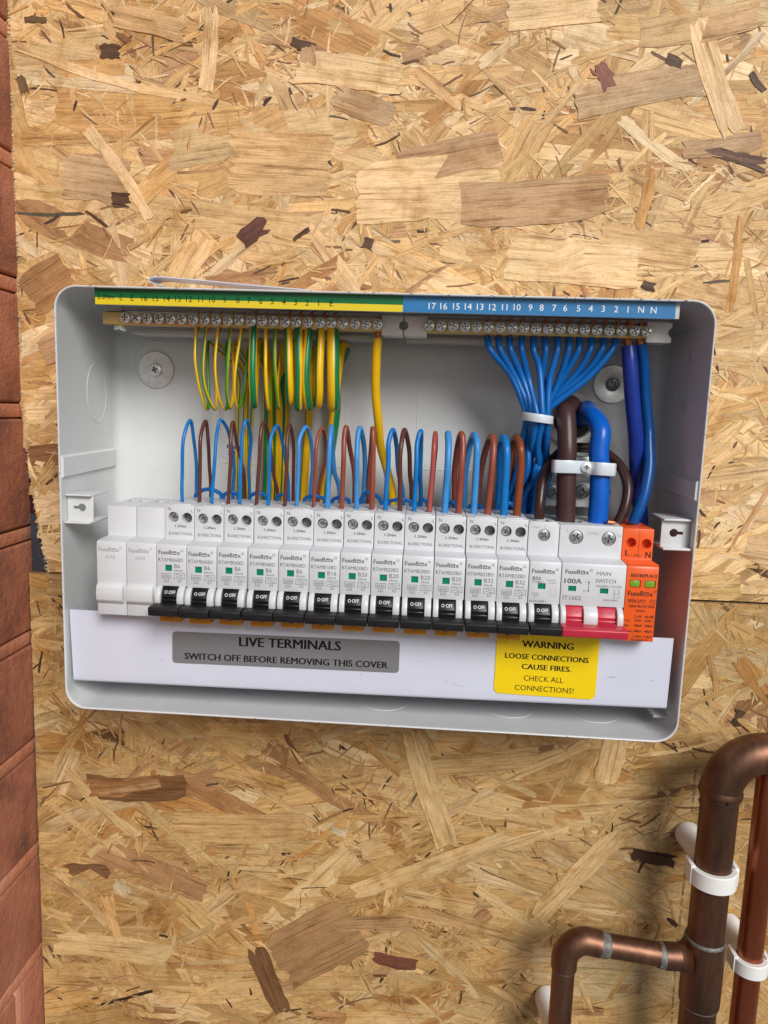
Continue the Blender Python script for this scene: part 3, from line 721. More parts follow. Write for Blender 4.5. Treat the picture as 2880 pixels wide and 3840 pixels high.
TOG = [(.074, -.0442), (.0851, -.0442), (.0859, -.0448), (.0884, -.0493), (.0884, -.0500), (.0876, -.0503), (.0876, -.0506), (.0888, -.0509), (.0892, -.0516), (.0882, -.0520), (.0882, -.0523), (.0905, -.0527), (.0935, -.0532), (.0940, -.0545), (.0930, -.0568), (.074, -.0568)]
BAR = [(.0885, -.0531), (.0990, -.0527), (.1003, -.0531), (.1008, -.0538), (.1002, -.0576), (.0995, -.0580), (.0885, -.0573)]
def body_mesh(x, wid, slots, holes, top=.0018, windows=(), tf=TF, m=M_MOD, extra_cuts=(), lowcut=True, nose_top=-.0192):
    prof = [(.024, -.080), (.066, -.080), (.066, -.0627)]
    if lowcut: prof += [(.0800, -.0627), (.0800, -.0438), (NF, -.0438)]
    else: prof += [(NF, -.0627)]
    prof += [(NF, nose_top - .0016), (NF - .0006, nose_top - .0004), (NF - .0018, nose_top), (tf, nose_top + .0006), (tf, top), (.031, top), (.031, -.012), (.024, -.012)]
    q = MB(); q.prism(prof, x, x + wid, m)
    cuts = []
    for hx, hz, r in holes:
        c = MB(); c.lathe((hx, -tf - .01, hz), (0, 1, 0), [(r, 0), (r, .0155)], m, 28); cuts.append(c)
    for x0, x1, z0, z1 in windows:
        c = MB(); c.box(x0, x1, -NF - .01, -NF + .0011, z0, z1, m); cuts.append(c)
    cuts += list(extra_cuts)
    return solid(q, .00035, 2, cuts)
def rcbo(amp, first):
    x = first; o = MB()
    cuts = []
    for cxr in (5.0, 13.3):
        c = MB(); c.lathe((x + cxr * .001, -.0545, .008), (0, 0, -1), [(.0025, 0), (.0025, .011)], M_MOD, 20); cuts.append(c)
        c = MB(); c.lathe((x + (cxr + 2) * .001, -.0575, .008), (0, 0, -1), [(.0015, 0), (.0015, .009)], M_MOD, 16); cuts.append(c)
    o.mesh(body_mesh(x, MW, None, [(x + .0051, -.0054, .0031), (x + .0133, -.0056, .0031)], windows=[(x + .0049, x + .0090, -.0350, -.0312)], extra_cuts=cuts), M_MOD)
    for a, b2 in ((.0003, .0033), (.0131, .0168)):
        q = MB(); q.prism(GUARD, x + a, x + b2, M_GUARD); o.mesh(solid(q, .0003), M_GUARD)
    q = MB(); q.box(x + .0002, x + .0174, -.0838, -.07, -.0626, -.0580, M_MOD); o.mesh(solid(q, .0003), M_MOD)
    # clip on the top face
    q = MB(); q.box(x + .0045, x + .0150, -.0695, -.0655, .0016, .0023, M_GUARD); o.mesh(solid(q, .0002), M_GUARD)
    y = -TF; X = lambda mm: x + mm * .001
    o.text('N', (X(2.6), y, -.0004), .0020, M_INK); o.text('L', (X(16.5), y, -.0012), .0019, M_INK)
    o.text('1.2Nm', (X(9.4), y, -.0106), .0016, M_INK, w=.0068, bold=True); o.text('BI-DIRECTIONAL', (X(9.4), y, -.0151), .0019, M_INK, w=.0143)
    logo(o, X(8.4), -.0238, .0146, M_INK)
    y = -NF
    o.text('RTAMB%02dBD' % amp, (X(8.3), y, -.0282), .0022, M_INK, w=.0146)
    o.text('B%d' % amp, (X(10.4), y, -.0317), .0025, M_INK, align='L', w=.0034 if amp < 10 else .0052)
    o.text('30mA', (X(10.3), y, -.0344), .0014, M_INK, w=.0051, align='L')
    o.rect(X(2.9), X(8.4), -.0391, -.0364, .00022, M_INK, y); o.text('6000', (X(5.65), y, -.03775), .0016, M_INK, w=.0043)
    o.rect(X(4.3), X(6.9), -.0412, -.0391, .00022, M_INK, y - 1e-5); o.text('3', (X(5.6), y, -.04015), .0014, M_INK)
    o.rect(X(10.2), X(16.4), -.0393, -.0361, .00022, M_INK, y); wave(o, X(13.3), -.0370, .0042, .0004, M_INK); wave(o, X(13.3), -.0383, .0042, .0004, M_INK)
    o.text('E3', (X(13.5), y, -.0405), .0014, M_INK, w=.0021)
    return o
def toggle_mb(x, a, b2, m, mbar, ink):
    o = MB(); q = MB(); q.prism(TOG, x + a, x + b2, m); o.mesh(solid(q, .0002), m)
    V = Vector((0, .0025, .0045)).normalized()
    o.text('O·OFF', Vector((x + (a + b2) / 2, -.08715, -.04705)), .0022, ink, w=(b2 - a) * .66, U=(1, 0, 0), V=V, eps=.0001)
    return o
def bar_mb(x, a, b2, m):
    o = MB(); q = MB(); q.prism(BAR, x + a, x + b2, m); o.mesh(solid(q, .0004), m); return o
HOLE_SCREW = cross_head(.0027, .0013, M_ZINCM, .6, wd=.22).data('terminal_screw')
HOLE_SCREW_D = cross_head(.0027, .0013, M_ZINCD, .6, wd=.3).data('terminal_screw')
BIG_SCREW = cross_head(.0036, .0016, M_ZINCM, .5, wd=.22).data('terminal_screw')
def rcbo_parts(t, x, amp):
    bodies[amp] = bodies.get(amp) or rcbo(amp, X0).data('body', Vector((X0, 0, 0)))
    b = bpy.data.objects.new('body', bodies[amp]); COL.objects.link(b); b.parent = t
    return b
bodies = {}
DESC = ['the B6 breaker next to the blank modules', 'the second B6 breaker from the blank modules', 'the third B6 breaker from the blank modules', 'the fourth B6 breaker from the blank modules', 'the B6 breaker next to the B16 breaker',
        'the B16 breaker', 'the B20 breaker next to the B16 breaker', 'the second B20 breaker from the B16 breaker', 'the third B20 breaker from the B16 breaker', 'the B20 breaker next to the B32 breakers',
        'the B32 breaker next to the B20 breakers', 'the right-hand bi-directional B32 breaker']
LAB = ['white bi-directional B6 breaker next to the two blank modules', 'white bi-directional B6 breaker, second from the blank modules', 'white bi-directional B6 breaker, third from the blank modules',
       'white bi-directional B6 breaker, fourth from the blank modules', 'white bi-directional B6 breaker right beside the single B16 breaker', 'white breaker marked B16, the only B16 in the row',
       'white bi-directional B20 breaker right beside the single B16 breaker', 'white bi-directional B20 breaker, second from the B16 breaker', 'white bi-directional B20 breaker, third from the B16 breaker',
       'white bi-directional B20 breaker right beside the two-screw B32 breakers', 'two-screw B32 breaker right beside the last B20 breaker', 'two-screw B32 breaker right beside the single-screw B32 breaker']
AMP = [6] * 5 + [16] + [20] * 4 + [32] * 2
proto = None
for i in range(12):
    x = X0 + PITCH * (i + 2)
    if proto is None:
        t = proto = thing('circuit_breaker', LAB[i], 'circuit breaker', (x, 0, 0), 'two-screw circuit breakers side by side in the row')
        rcbo_parts(t, x, AMP[i])
        tg = toggle_mb(x, .0034, .0130, M_BLK, M_BLKM, M_WINK).build('toggle', t)
        bar_mb(x, .0001, .0173, M_BLKM).build('lever', tg)
        o = MB(); q = MB(); q.box(x + .0020, x + .0146, -.0872, -.07, -.0649, -.0612, M_YCLIP); q.box(x + .0070, x + .0092, -.0880, -.078, -.0645, -.0618, M_YCLIP); o.mesh(solid(q, .0004), M_YCLIP); o.build('rail_clip', t)
        o = MB(); o.box(x + .0049, x + .0090, -NF + .0007, -NF + .0030, -.0350, -.0312, M_GWIN); o.build('status_window', t)
        put_screw(t, (x + .0051, -.0685, -.0054), me=HOLE_SCREW); put_screw(t, (x + .0133, -.0669, -.0056), me=HOLE_SCREW_D)
    else:
        t = dup(proto, (x + random.uniform(-.00008, .00008), random.uniform(-.0004, .0004), random.uniform(-.00025, .00025))); t['label'] = LAB[i]
        t.rotation_euler = (0, random.uniform(-.004, .004), 0)
        for ch in t.children:
            if ch.name.startswith('body'):
                bodies[AMP[i]] = bodies.get(AMP[i]) or rcbo(AMP[i], X0).data('body', Vector((X0, 0, 0))); ch.data = bodies[AMP[i]]
            if ch.name.startswith('terminal_screw'): ch.rotation_euler = (0, random.uniform(0, 3.1), 0)
# two blank modules
for i in range(2):
    x = X0 + PITCH * i
    t = thing('blank_module', ['plain blank module at the left end of the breaker row', 'plain blank module between the left end one and the first breaker'][i], 'blank module', (x, 0, 0), 'blank modules at the left of the row')
    cuts = []
    for a, b2 in ((.002, .0068), (.0088, .0155)):
        c = MB(); c.box(x + a, x + b2, -.047, -.039, -.004, .01, M_MOD); cuts.append(c)
    o = MB(); o.mesh(body_mesh(x, MW + .00005, None, [], top=-.0004, tf=.0703, extra_cuts=cuts, lowcut=False, nose_top=-.0188), M_MOD)
    q = MB(); q.prism([(.084, -.0436), (.0868, -.0438), (.0884, -.0458), (.0890, -.0495), (.0884, -.0533), (.0868, -.0552), (.084, -.0555)], x + .0004, x + .0160, M_GUARD); o.mesh(solid(q, .0003), M_GUARD)
    logo(o, x + .0082, -.0236, .0140, M_INK2); o.text('ADRB', (x + .0080, -NF, -.0281), .0021, M_INK2, w=.0059)
    o.build('body', t)
# single-screw B32 breaker
x = X0 + PITCH * 14
t = thing('circuit_breaker', 'white B32 breaker with one terminal screw beside the red main switch', 'circuit breaker', (x, 0, 0))
o = MB(); c = MB(); c.box(x + .0045, x + .0135, -.068, -.050, -.008, .006, M_MOD)
o.mesh(body_mesh(x, MW, None, [(x + .0089, -.0068, .0035)], top=-.0002, windows=[(x + .0049, x + .0092, -.0352, -.0318)], extra_cuts=[c]), M_MOD)
for a, b2 in ((.0003, .0033), (.0131, .0168)):
    q = MB(); q.prism(GUARD, x + a, x + b2, M_GUARD); o.mesh(solid(q, .0003), M_GUARD)
q = MB(); q.box(x + .0002, x + .0174, -.0838, -.07, -.0626, -.0580, M_MOD); o.mesh(solid(q, .0003), M_MOD)
q = MB(); q.box(x + .0008, x + .0166, -.0705, -.0685, -.0006, .0008, M_GUARD); o.mesh(solid(q, .0003), M_GUARD)
X = lambda mm: x + mm * .001
o.text('2.5Nm', (X(3.6), -TF, -.0022), .0013, M_INK2, w=.0052); o.line([(X(9.0), -.0003), (X(9.0), -.0032)], .00012, M_INK2, -TF)
logo(o, X(8.6), -.0248, .0148, M_INK)
o.text('B32', (X(4.1), -NF, -.0290), .0020, M_INK, w=.0048, bold=True); o.text('MT06B321', (X(4.7), -NF, -.0310), .0012, M_INK, w=.0060)
o.text('230/400V~', (X(12.7), -NF, -.0299), .0011, M_INK2, w=.0056); o.text('50/60Hz', (X(13.2), -NF, -.0314), .0011, M_INK2, w=.0046)
o.rect(X(1.9), X(5.6), -.0388, -.0374, .0002, M_INK2, -NF); o.text('6000', (X(3.75), -NF, -.0381), .0010, M_INK2, w=.0030); o.rect(X(2.9), X(4.5), -.0402, -.0388, .0002, M_INK2, -NF); o.text('3', (X(3.7), -NF, -.0395), .0010, M_INK2)
o.line([(X(12.0), -.0340), (X(12.0), -.0395)], .0002, M_INK2, -NF); o.text('1', (X(13.2), -NF, -.0346), .0009, M_INK2); o.text('O', (X(13.2), -NF, -.0392), .0010, M_INK2)
o.line([(X(14.6), -.0338), (X(14.6), -.0352), (X(15.3), -.0365), (X(14.8), -.0372), (X(15.3), -.0379), (X(15.0), -.0396)], .0002, M_INK2, -NF); o.text('2', (X(14.3), -NF, -.0393), .0009, M_INK2)
o.text('IEC/EN 60898-1', (X(5.2), -NF, -.0422), .0012, M_INK, w=.0092)
o.build('body', t)
tg = toggle_mb(x, .0034, .0130, M_BLK, M_BLKM, M_WINK).build('toggle', t); bar_mb(x, .0001, .0173, M_BLKM).build('lever', tg)
o = MB(); o.box(x + .0049, x + .0092, -NF + .0007, -NF + .003, -.0352, -.0318, M_GWIN); o.build('status_window', t)
put_screw(t, (x + .0089, -.0697, -.0068), me=BIG_SCREW, scale=.9)
# main switch
x = X0 + PITCH * 15; W2 = PITCH * 2 - .0002
t = thing('main_switch', 'double width main switch with red levers', 'main switch', (x, 0, 0))
o = MB()
cuts = []
for cxr in (.0092, .0277):
    c = MB(); c.lathe((x + cxr, -.056, .006), (0, 0, -1), [(.0064, 0), (.0064, .010)], M_MOD, 28); cuts.append(c)
X = lambda mm: x + mm * .001
o.mesh(body_mesh(x, W2, None, [(X(9.3), -.0071, .0041), (X(27.8), -.0073, .0041)], top=-.0002, windows=[(X(4.0), X(8.4), -.0356, -.0325), (X(21.6), X(26.2), -.0362, -.0331)], extra_cuts=cuts), M_MOD)
for a, b2 in ((.0003, .0030), (.0129, .0206), (.0313, .0346)):
    q = MB(); q.prism(GUARD, x + a, x + b2, M_GUARD); o.mesh(solid(q, .0003), M_GUARD)
q = MB(); q.box(x + .0002, x + W2 - .0002, -.0838, -.07, -.0626, -.0580, M_MOD); o.mesh(solid(q, .0003), M_MOD)
o.text('L', (X(4.2), -TF, -.0031), .0021, M_INK2); o.text('2.5Nm', (X(18.6), -TF, -.0044), .0021, M_INK2, w=.0066); o.text('N', (X(33.6), -TF, -.0052), .0019, M_INK2)
logo(o, X(9.4), -.0243, .0150, M_INK)
o.text('100A', (X(1.6), -NF, -.0296), .0030, M_INK, w=.0098, align='L', bold=True)
o.text('1', (X(13.5), -NF, -.0297), .0011, M_INK); o.line([(X(15.2), -.0300), (X(15.2), -.0352)], .0003, M_INK, -NF)
o.add([(X(14.6), -NF - .00008, -.0305), (X(15.8), -NF - .00008, -.0305), (X(15.2), -NF - .00008, -.0291)], [(0, 1, 2)], M_INK); o.add([(X(14.6), -NF - .00008, -.0346), (X(15.2), -NF - .00008, -.0360), (X(15.8), -NF - .00008, -.0346)], [(0, 1, 2)], M_INK)
o.text('O', (X(13.1), -NF, -.0351), .0015, M_INK); o.text('IT1002', (X(1.4), -NF, -.0393), .0026, M_INK, w=.0102, align='L')
o.text('MAIN', (X(19.2), -NF, -.0247), .0022, M_INK, w=.0078, align='L'); o.text('SWITCH', (X(18.9), -NF, -.0289), .0023, M_INK, w=.0111, align='L')
o.text('230/400V~ AC22A', (X(19.0), -NF, -.0319), .0013, M_INK, w=.0145, align='L'); o.text('IEC/EN 60947-3', (X(23.8), -NF, -.0398), .0012, M_INK, w=.0083, align='L')
for dx, s1, s2 in ((0, '1', '2'), (2.5, '3', '4')):
    o.text(s1, (X(28.9 + dx), -NF, -.0340), .0010, M_INK); o.line([(X(29.7 + dx), -.0336), (X(29.7 + dx), -.0352)], .00018, M_INK, -NF); o.line([(X(29.3 + dx), -.0350), (X(30.1 + dx), -.0350)], .00018, M_INK, -NF - 1e-5)
    o.line([(X(29.0 + dx), -.0356), (X(29.9 + dx), -.0366), (X(29.9 + dx), -.0385)], .00018, M_INK, -NF); o.text(s2, (X(28.9 + dx), -NF, -.0382), .0011, M_INK)
o.line([(X(29.2), -.0361), (X(32.0), -.0361)], .00015, M_INK, -NF - 2e-5)
o.build('body', t)
for k, (a, b2) in enumerate(((.0032, .0127), (.0208, .0311))):
    tg = toggle_mb(x, a, b2, M_RED, M_RED, M_RINK).build('toggle', t)
bar_mb(x, -.0003, W2 - .0003, M_RED).build('lever', t)
for a, b2, z0, z1 in ((4.0, 8.4, -.0356, -.0325), (21.6, 26.2, -.0362, -.0331)):
    o = MB(); o.box(X(a), X(b2), -NF + .0007, -NF + .003, z0, z1, M_GWIN); o.build('status_window', t)
for hx, hz in ((9.3, -.0071), (27.8, -.0073)): put_screw(t, (X(hx), -.0702, hz), me=BIG_SCREW, scale=1.08)
# surge protector
x = X0 + PITCH * 17
X = lambda mm: x + mm * .001
t = thing('surge_protector', 'bright orange surge protection device at the right end of the row', 'surge protector', (x, 0, 0))
o = MB(); cuts = []
for cxr in (.0048, .0132):
    c = MB(); c.lathe((x + cxr, -.056, .006), (0, 0, -1), [(.0036, 0), (.0036, .012)], M_ORG, 20); cuts.append(c)
o.mesh(body_mesh(x, MW, None, [(X(5.0), -.0089, .0028), (X(13.6), -.0093, .0028)], top=-.0008, windows=[(X(2.0), X(8.0), -.0318, -.0276), (X(10.2), X(16.2), -.0318, -.0276)], m=M_ORG, extra_cuts=cuts, lowcut=False), M_ORG)
for k in range(5):
    q = MB(); q.box(X(.3), X(17.3), -.0848 + k * .0024, -.0840 + k * .0024, -.0193, -.0186, M_ORG); o.mesh(solid(q, .0001, 1), M_ORG)
o.line([(X(9.3), -.0010), (X(9.3), -.0180)], .00014, M_OINK, -TF)
o.text('L', (X(3.2), -TF, -.0148), .0035, M_OINK, w=.0025, bold=True); o.text('1.2Nm', (X(8.2), -TF, -.0161), .0017, M_OINK, w=.0058); o.text('N', (X(14.9), -TF, -.0155), .0036, M_OINK, w=.0031, bold=True)
B_ = M_OINK
def st(s, mm, z, h, w, al='C', bold=True): o.text(s, (X(mm), -NF, z), h, B_, w=w * .001, align=al, bold=bold)
st('RED:REPLACE', 9.6, -.0248, .0020, 14.6); logo(o, X(9.3), -.0350, .0158, M_OINK, .0030)
st('SPDCUT2', 1.8, -.0394, .0020, 9.6, 'L'); o.rect(X(13.9), X(16.7), -.0410, -.0384, .0002, B_, -NF); st('T2', 15.3, -.0397, .0017, 2.0, 'C', False)
st('SURGE PROTECTION', 9.4, -.0424, .0015, 14.2); st('DEVICE', 9.2, -.0450, .0014, 5.2)
st('L-N', 8.2, -.0482, .0016, 3.4); st('N-PE', 14.4, -.0483, .0016, 4.8)
for z, a, b2, c2 in ((-.0506, 'Uc:', '275V~', '255V~'), (-.0535, 'In:', '20kA', '20kA'), (-.0567, 'Imax:', '40kA', '40kA'), (-.0598, 'Up:', '1.5kV', '1.5kV')):
    st(a, 1.0, z, .0014, {'Uc:': 2.9, 'In:': 2.4, 'Imax:': 4.6, 'Up:': 2.8}[a], 'L'); st(b2, 8.4, z, .0014, 4.6); st(c2, 14.2, z, .0014, 4.6)
st('IEC61643-11', 9.6, -.0618, .0013, 8.8)
o.build('body', t)
for a, b2 in ((2.0, 8.0), (10.2, 16.2)):
    q = MB(); q.box(X(a + .3), X(b2 - .3), -NF + .0003, -NF + .003, -.0315, -.0279, M_LIME); o = MB(); o.mesh(solid(q, .0004), M_LIME); o.build('status_window', t)
for hx, hz in ((5.0, -.0089), (13.6, -.0093)): put_screw(t, (X(hx), -.0645, hz), me=HOLE_SCREW_D, scale=.95)

# ------------------------------------------------------------------ cover plate
t = thing('terminal_cover', 'white folded metal cover plate across the bottom with warning stickers', 'cover plate', (0, -.0735, -.109))
CD = .0735
c00 = at(261, 2286, CD); c01 = at(275.5, 2542, CD); c10 = at(2526.6, 2395, CD); c11 = at(2500, 2648.6, CD)
def bil(u, v): return c00 * (1 - u) * (1 - v) + c10 * u * (1 - v) + c01 * (1 - u) * v + c11 * u * v
o = MB(); th = Vector((0, .0011, 0)); r = .0022
pts = []
rows = []
for v in [k / 8 for k in range(9)]: rows.append([bil(u, v) + Vector((0, -.0006 * math.sin(math.pi * u), 0)) for u in [k / 24 for k in range(25)]])
for a in (20, 45, 70, 90): rows.append([bil(k / 24, 1) + Vector((0, r * (1 - math.cos(math.radians(a))) - .0006 * math.sin(math.pi * k / 24), -r * math.sin(math.radians(a)))) for k in range(25)])
rows.append([p + Vector((0, .030, 0)) for p in rows[-1]])
nr = len(rows); n1 = 25; fv = [p for rw in rows for p in rw]; bv = [p + (Vector((0, .0011, 0)) if i < 9 * n1 else Vector((0, .0005, .0011))) for i, p in enumerate(fv)]
fs = [(i * n1 + j, (i + 1) * n1 + j, (i + 1) * n1 + j + 1, i * n1 + j + 1) for i in range(nr - 1) for j in range(n1 - 1)]
N0 = len(fv); fs += [tuple(N0 + k for k in f[::-1]) for f in fs]
for j in range(n1 - 1): fs += [(j, j + 1, N0 + j + 1, N0 + j), ((nr - 1) * n1 + j + 1, (nr - 1) * n1 + j, N0 + (nr - 1) * n1 + j, N0 + (nr - 1) * n1 + j + 1)]
for i in range(nr - 1): fs += [((i + 1) * n1, i * n1, N0 + i * n1, N0 + (i + 1) * n1), (i * n1 + n1 - 1, (i + 1) * n1 + n1 - 1, N0 + (i + 1) * n1 + n1 - 1, N0 + i * n1 + n1 - 1)]
o.add(fv + bv, fs, M_COVER)
M_SCUFF = mat('grey_scuff', (.33, .33, .37), .6, var=.3, vscale=1500); M_SCUFFD = mat('dark_scuff', (.10, .09, .09), .6, var=.3, vscale=1500)
def scuff(u, v, l, w, m, sl=0):
    p = bil(u, v) + Vector((0, -.0006 * math.sin(math.pi * u) - .00006, 0)); a = Vector((l, 0, sl * l)); b_ = Vector((0, 0, w))
    o.add([p - a, p - a * .2 - b_, p + a - b_ * .3, p + a * .3 + b_], [(0, 1, 2, 3)], m)
for (px_, py_, l, m) in ((1500 + 400 / 2.304, 2080 + 1118 / 2.304, .0016, M_SCUFF), (1500 + 520 / 2.304, 2080 + 1158 / 2.304, .003, M_SCUFF), (1500 + 470 / 2.304, 2080 + 1140 / 2.304, .002, M_SCUFF), (2060 + 530 / 2.304, 2080 + 1085 / 2.304, .0035, M_SCUFFD), (2060 + 888 / 2.304, 2080 + 1114 / 2.304, .0011, M_SCUFFD), (840 + 1180 / 2.304, 2080 + 1048 / 2.304, .0006, M_SCUFFD), (180 + 975 / 2.304, 2080 + 908 / 2.304, .0006, M_SCUFFD)):
    q = at(px_, py_, CD); scuff((q.x - c00.x) / (c10.x - c00.x), (c00.z - q.z) / (c00.z - c01.z), l, .00016, m, random.uniform(-.2, .1))
for i in range(40): scuff(random.uniform(.02, .98), random.uniform(.25, .97), random.uniform(.0002, .0012), random.uniform(.00005, .00013), M_SCUFF, random.uniform(-.6, .6))
o.build('plate', t)
SD = CD + .0009
def sticker(name, p0, p1, p2, p3, rad, m, texts):
    """corners clockwise from top left"""
    U = (p1 - p0); V = (p3 - p0); o = MB(); w, h = U.length, V.length
    pts = []
    for cx, cz, a0 in ((w - rad, rad, -90), (w - rad, h - rad, 0), (rad, h - rad, 90), (rad, rad, 180)):
        for k in range(7):
            a = math.radians(a0 + 15 * k); pts.append((cx + rad * math.cos(a), cz + rad * math.sin(a)))
    un, vn = U.normalized(), V.normalized()
    P = [p0 + un * a + vn * b for a, b in pts]; Q = [p + Vector((0, .0002, 0)) for p in P]; n = len(P)
    o.add(P + Q, [tuple(range(n - 1, -1, -1))] + [(i, (i + 1) % n, n + (i + 1) % n, n + i) for i in range(n)], m)
    for s, (a, b, dd), hh, ww, bo in texts:
        o.text(s, zz(a, b, dd), hh, M_BINK, w=ww, U=un, V=-vn, bold=bo)
    return o.build(name, t, smooth=False)
zz = lambda a, b, d: at(a, b, SD)
s1 = lambda X_, Y_: at(180 + X_ / 2.304, 2080 + Y_ / 2.304, SD); s2 = lambda X_, Y_: at(840 + X_ / 2.304, 2080 + Y_ / 2.304, SD)
s3 = lambda X_, Y_: at(1500 + X_ / 2.304, 2080 + Y_ / 2.304, SD); s4 = lambda X_, Y_: at(2060 + X_ / 2.304, 2080 + Y_ / 2.304, SD)
mm = lambda A_, B2_: (A_ - B2_).length
sticker('notice_sticker', s1(1074, 662), s2(1520, 748), s2(1508, 1020), s1(1076, 932), .0022, M_STICK, [
    ('LIVE TERMINALS', (840 + 569 / 2.304, 2080 + 767 / 2.304, 0), .0060, mm(s2(120, 0), s2(1018, 40)), True),
    ('SWITCH OFF BEFORE REMOVING THIS COVER', ((180 + 1172 / 2.304 + 840 + 1408 / 2.304) / 2, 2080 + 912 / 2.304, 0), .0042, mm(s1(1172, 870), s2(1408, 950)), True)])
sticker('warning_sticker', s3(842, 645), s4(440, 700), s4(395, 1262), s3(808, 1195), .0035, M_YST, [
    ('WARNING', (1500 + 1278 / 2.304, 2080 + 780 / 2.304, 0), .0042, mm(s3(1055, 760), s3(1502, 800)), True),
    ('LOOSE CONNECTIONS', (1500 + 1268 / 2.304, 2080 + 890 / 2.304, 0), .0034, mm(s3(906, 865), s3(1628, 918)), True),
    ('CAUSE FIRES.', (1500 + 1265 / 2.304, 2080 + 976 / 2.304, 0), .0034, mm(s3(1050, 960), s3(1480, 990)), True),
    ('CHECK ALL', (1500 + 1240 / 2.304, 2080 + 1074 / 2.304, 0), .0034, mm(s3(1070, 1060), s3(1412, 1085)), False),
    ('CONNECTIONS!', (1500 + 1245 / 2.304, 2080 + 1160 / 2.304, 0), .0034, mm(s3(990, 1140), s3(1500, 1175)), False)])
# small support lug under the right end of the cover
q = MB(); a = xD(850, 1330, .05); b2 = xD(1050, 1345, .05); q.box(a.x, WX - .0014, -.062, -.04, b2.z - .0004, b2.z + .0012, M_CASE); o = MB(); o.mesh(solid(q, .0003), M_CASE); o.build('cover_lug', enc)

# ------------------------------------------------------------------ wiring
def wire(name, label, pts, r, m, cat='wire', group=None, seg=12, n=7, mfun=None, twist=0, copper=None):
    p = smooth_path(pts, n); o = MB(); o.tube(p, r, m, seg, mfun=mfun, twist=twist)
    ob = tag(o.build(name, L=Vector(p[0])), label, cat, group)
    if copper:
        q = MB(); q.tube([Vector(c) for c in copper[0]], copper[1], M_COP, 8); q.build('copper_end', ob)
    return ob
def ext(pts, z=-.03, d=None):
    e = Vector(pts[-1]); return pts + [Vector((e.x, -(d if d else .022), z))]
dF, dM, dA, dB, dE = .0548, .0553, .046, .034, .024
# (colour, radius in zoom px, front leg, apex, back leg) : the pair of loops above each two-screw breaker
LOOP = [
 ('blue', P_MBLUE, 15, yA, [(1160, 780), (1152, 560), (1172, 250)], (1227, 84), [(1268, 250), (1285, 480), (1282, 700)]),
 ('brown', P_BRN, 16, yA, [(1310, 775), (1311, 420), (1318, 230)], (1352, 92), [(1382, 300), (1395, 480), (1405, 660)]),
 ('blue', P_MBLUE, 15, yA, [(1415, 790), (1440, 430), (1450, 230)], (1505, 82), [(1570, 200), (1597, 480), (1597, 690)]),
 ('brown', P_BRN, 16, yB, [(38, 785), (55, 420), (54, 250)], (78, 100), [(118, 280), (160, 520), (180, 735)]),
 ('blue', P_MBLUE, 15, yB, [(138, 800), (142, 420), (155, 220)], (205, 84), [(228, 240), (226, 480), (222, 730)]),
 ('brown', P_BRN, 16, yB, [(282, 800), (306, 400), (315, 220)], (350, 100), [(388, 230), (420, 540), (465, 740)]),
 ('blue', P_MBLUE, 15, yB, [(385, 810), (398, 400), (408, 240)], (465, 132), [(515, 270), (550, 540), (558, 745)]),
 ('dark brown', P_BRN, 16, yB, [(527, 810), (541, 400), (546, 250)], (572, 126), [(598, 300), (600, 520), (597, 750)]),
 ('light blue', P_LBLUE, 17, yB, [(630, 825), (641, 400), (658, 250)], (715, 140), [(760, 280), (758, 500), (748, 720)]),
 ('red-brown', P_RBRN, 16, yB, [(776, 820), (790, 420), (806, 260)], (850, 152), [(876, 280), (862, 480), (818, 710)]),
 ('light blue', P_LBLUE, 21, yB, [(893, 830), (908, 400), (918, 230)], (930, 142), [(938, 300), (960, 520), (1000, 710)]),
 ('red-brown', P_RBRN, 21, yB, [(1018, 835), (1034, 420), (1040, 250)], (1064, 144), [(1090, 330), (1112, 520), (1128, 700)]),
 ('light blue', P_LBLUE, 21, yB, [(1145, 850), (1150, 420), (1152, 250)], (1178, 150), [(1212, 290), (1214, 480), (1208, 720)]),
 ('orange-brown', P_RBRN, 22, yB, [(1277, 850), (1290, 420), (1291, 250)], (1289, 154), [(1275, 300), (1258, 520), (1248, 780)]),
 ('blue', P_MBLUE, 20, yB, [(1395, 855), (1418, 420), (1426, 280)], (1463, 166), [(1488, 310), (1502, 520), (1545, 740)]),
 ('dark brown', P_BRN, 20, yB, [(1520, 855), (1524, 420), (1530, 280)], (1562, 166), [(1598, 330), (1614, 540), (1622, 740)]),
 ('blue', P_MBLUE, 20, yC, [(122, 635), (140, 250), (152, 60)], (182, -55), [(186, 90), (175, 320), (180, 520)]),
 ('faded red', P_PINK, 21, yC, [(253, 635), (283, 250), (298, 60)], (307, -34), [(300, 90), (290, 320), (268, 530)]),
 ('light blue', P_LBLUE, 28, yC, [(385, 650), (412, 250), (418, 60)], (414, -32), [(412, 90), (410, 320), (410, 540)]),
 ('red-brown', P_RBRN, 27, yC, [(505, 650), (536, 250), (546, 60)], (525, -30), [(492, 100), (478, 320), (472, 540)]),
 ('light blue', P_LBLUE, 28, yC, [(635, 660), (660, 250), (662, 60)], (638, -22), [(600, 80), (572, 320), (552, 580)]),
 ('red-brown', P_RBRN, 28, yC, [(755, 660), (800, 250), (808, 60)], (785, -5), [(735, 120), (690, 340), (672, 560)]),
 ('blue', P_MBLUE, 33, yC, [(897, 675), (915, 250), (915, 80)], (890, 5), [(862, 120), (852, 340), (850, 580)]),
 ('orange-brown', P_OBRN, 33, yC, [(1008, 675), (1045, 260), (1042, 90)], (1010, 6), [(972, 110), (955, 340), (950, 560)])]
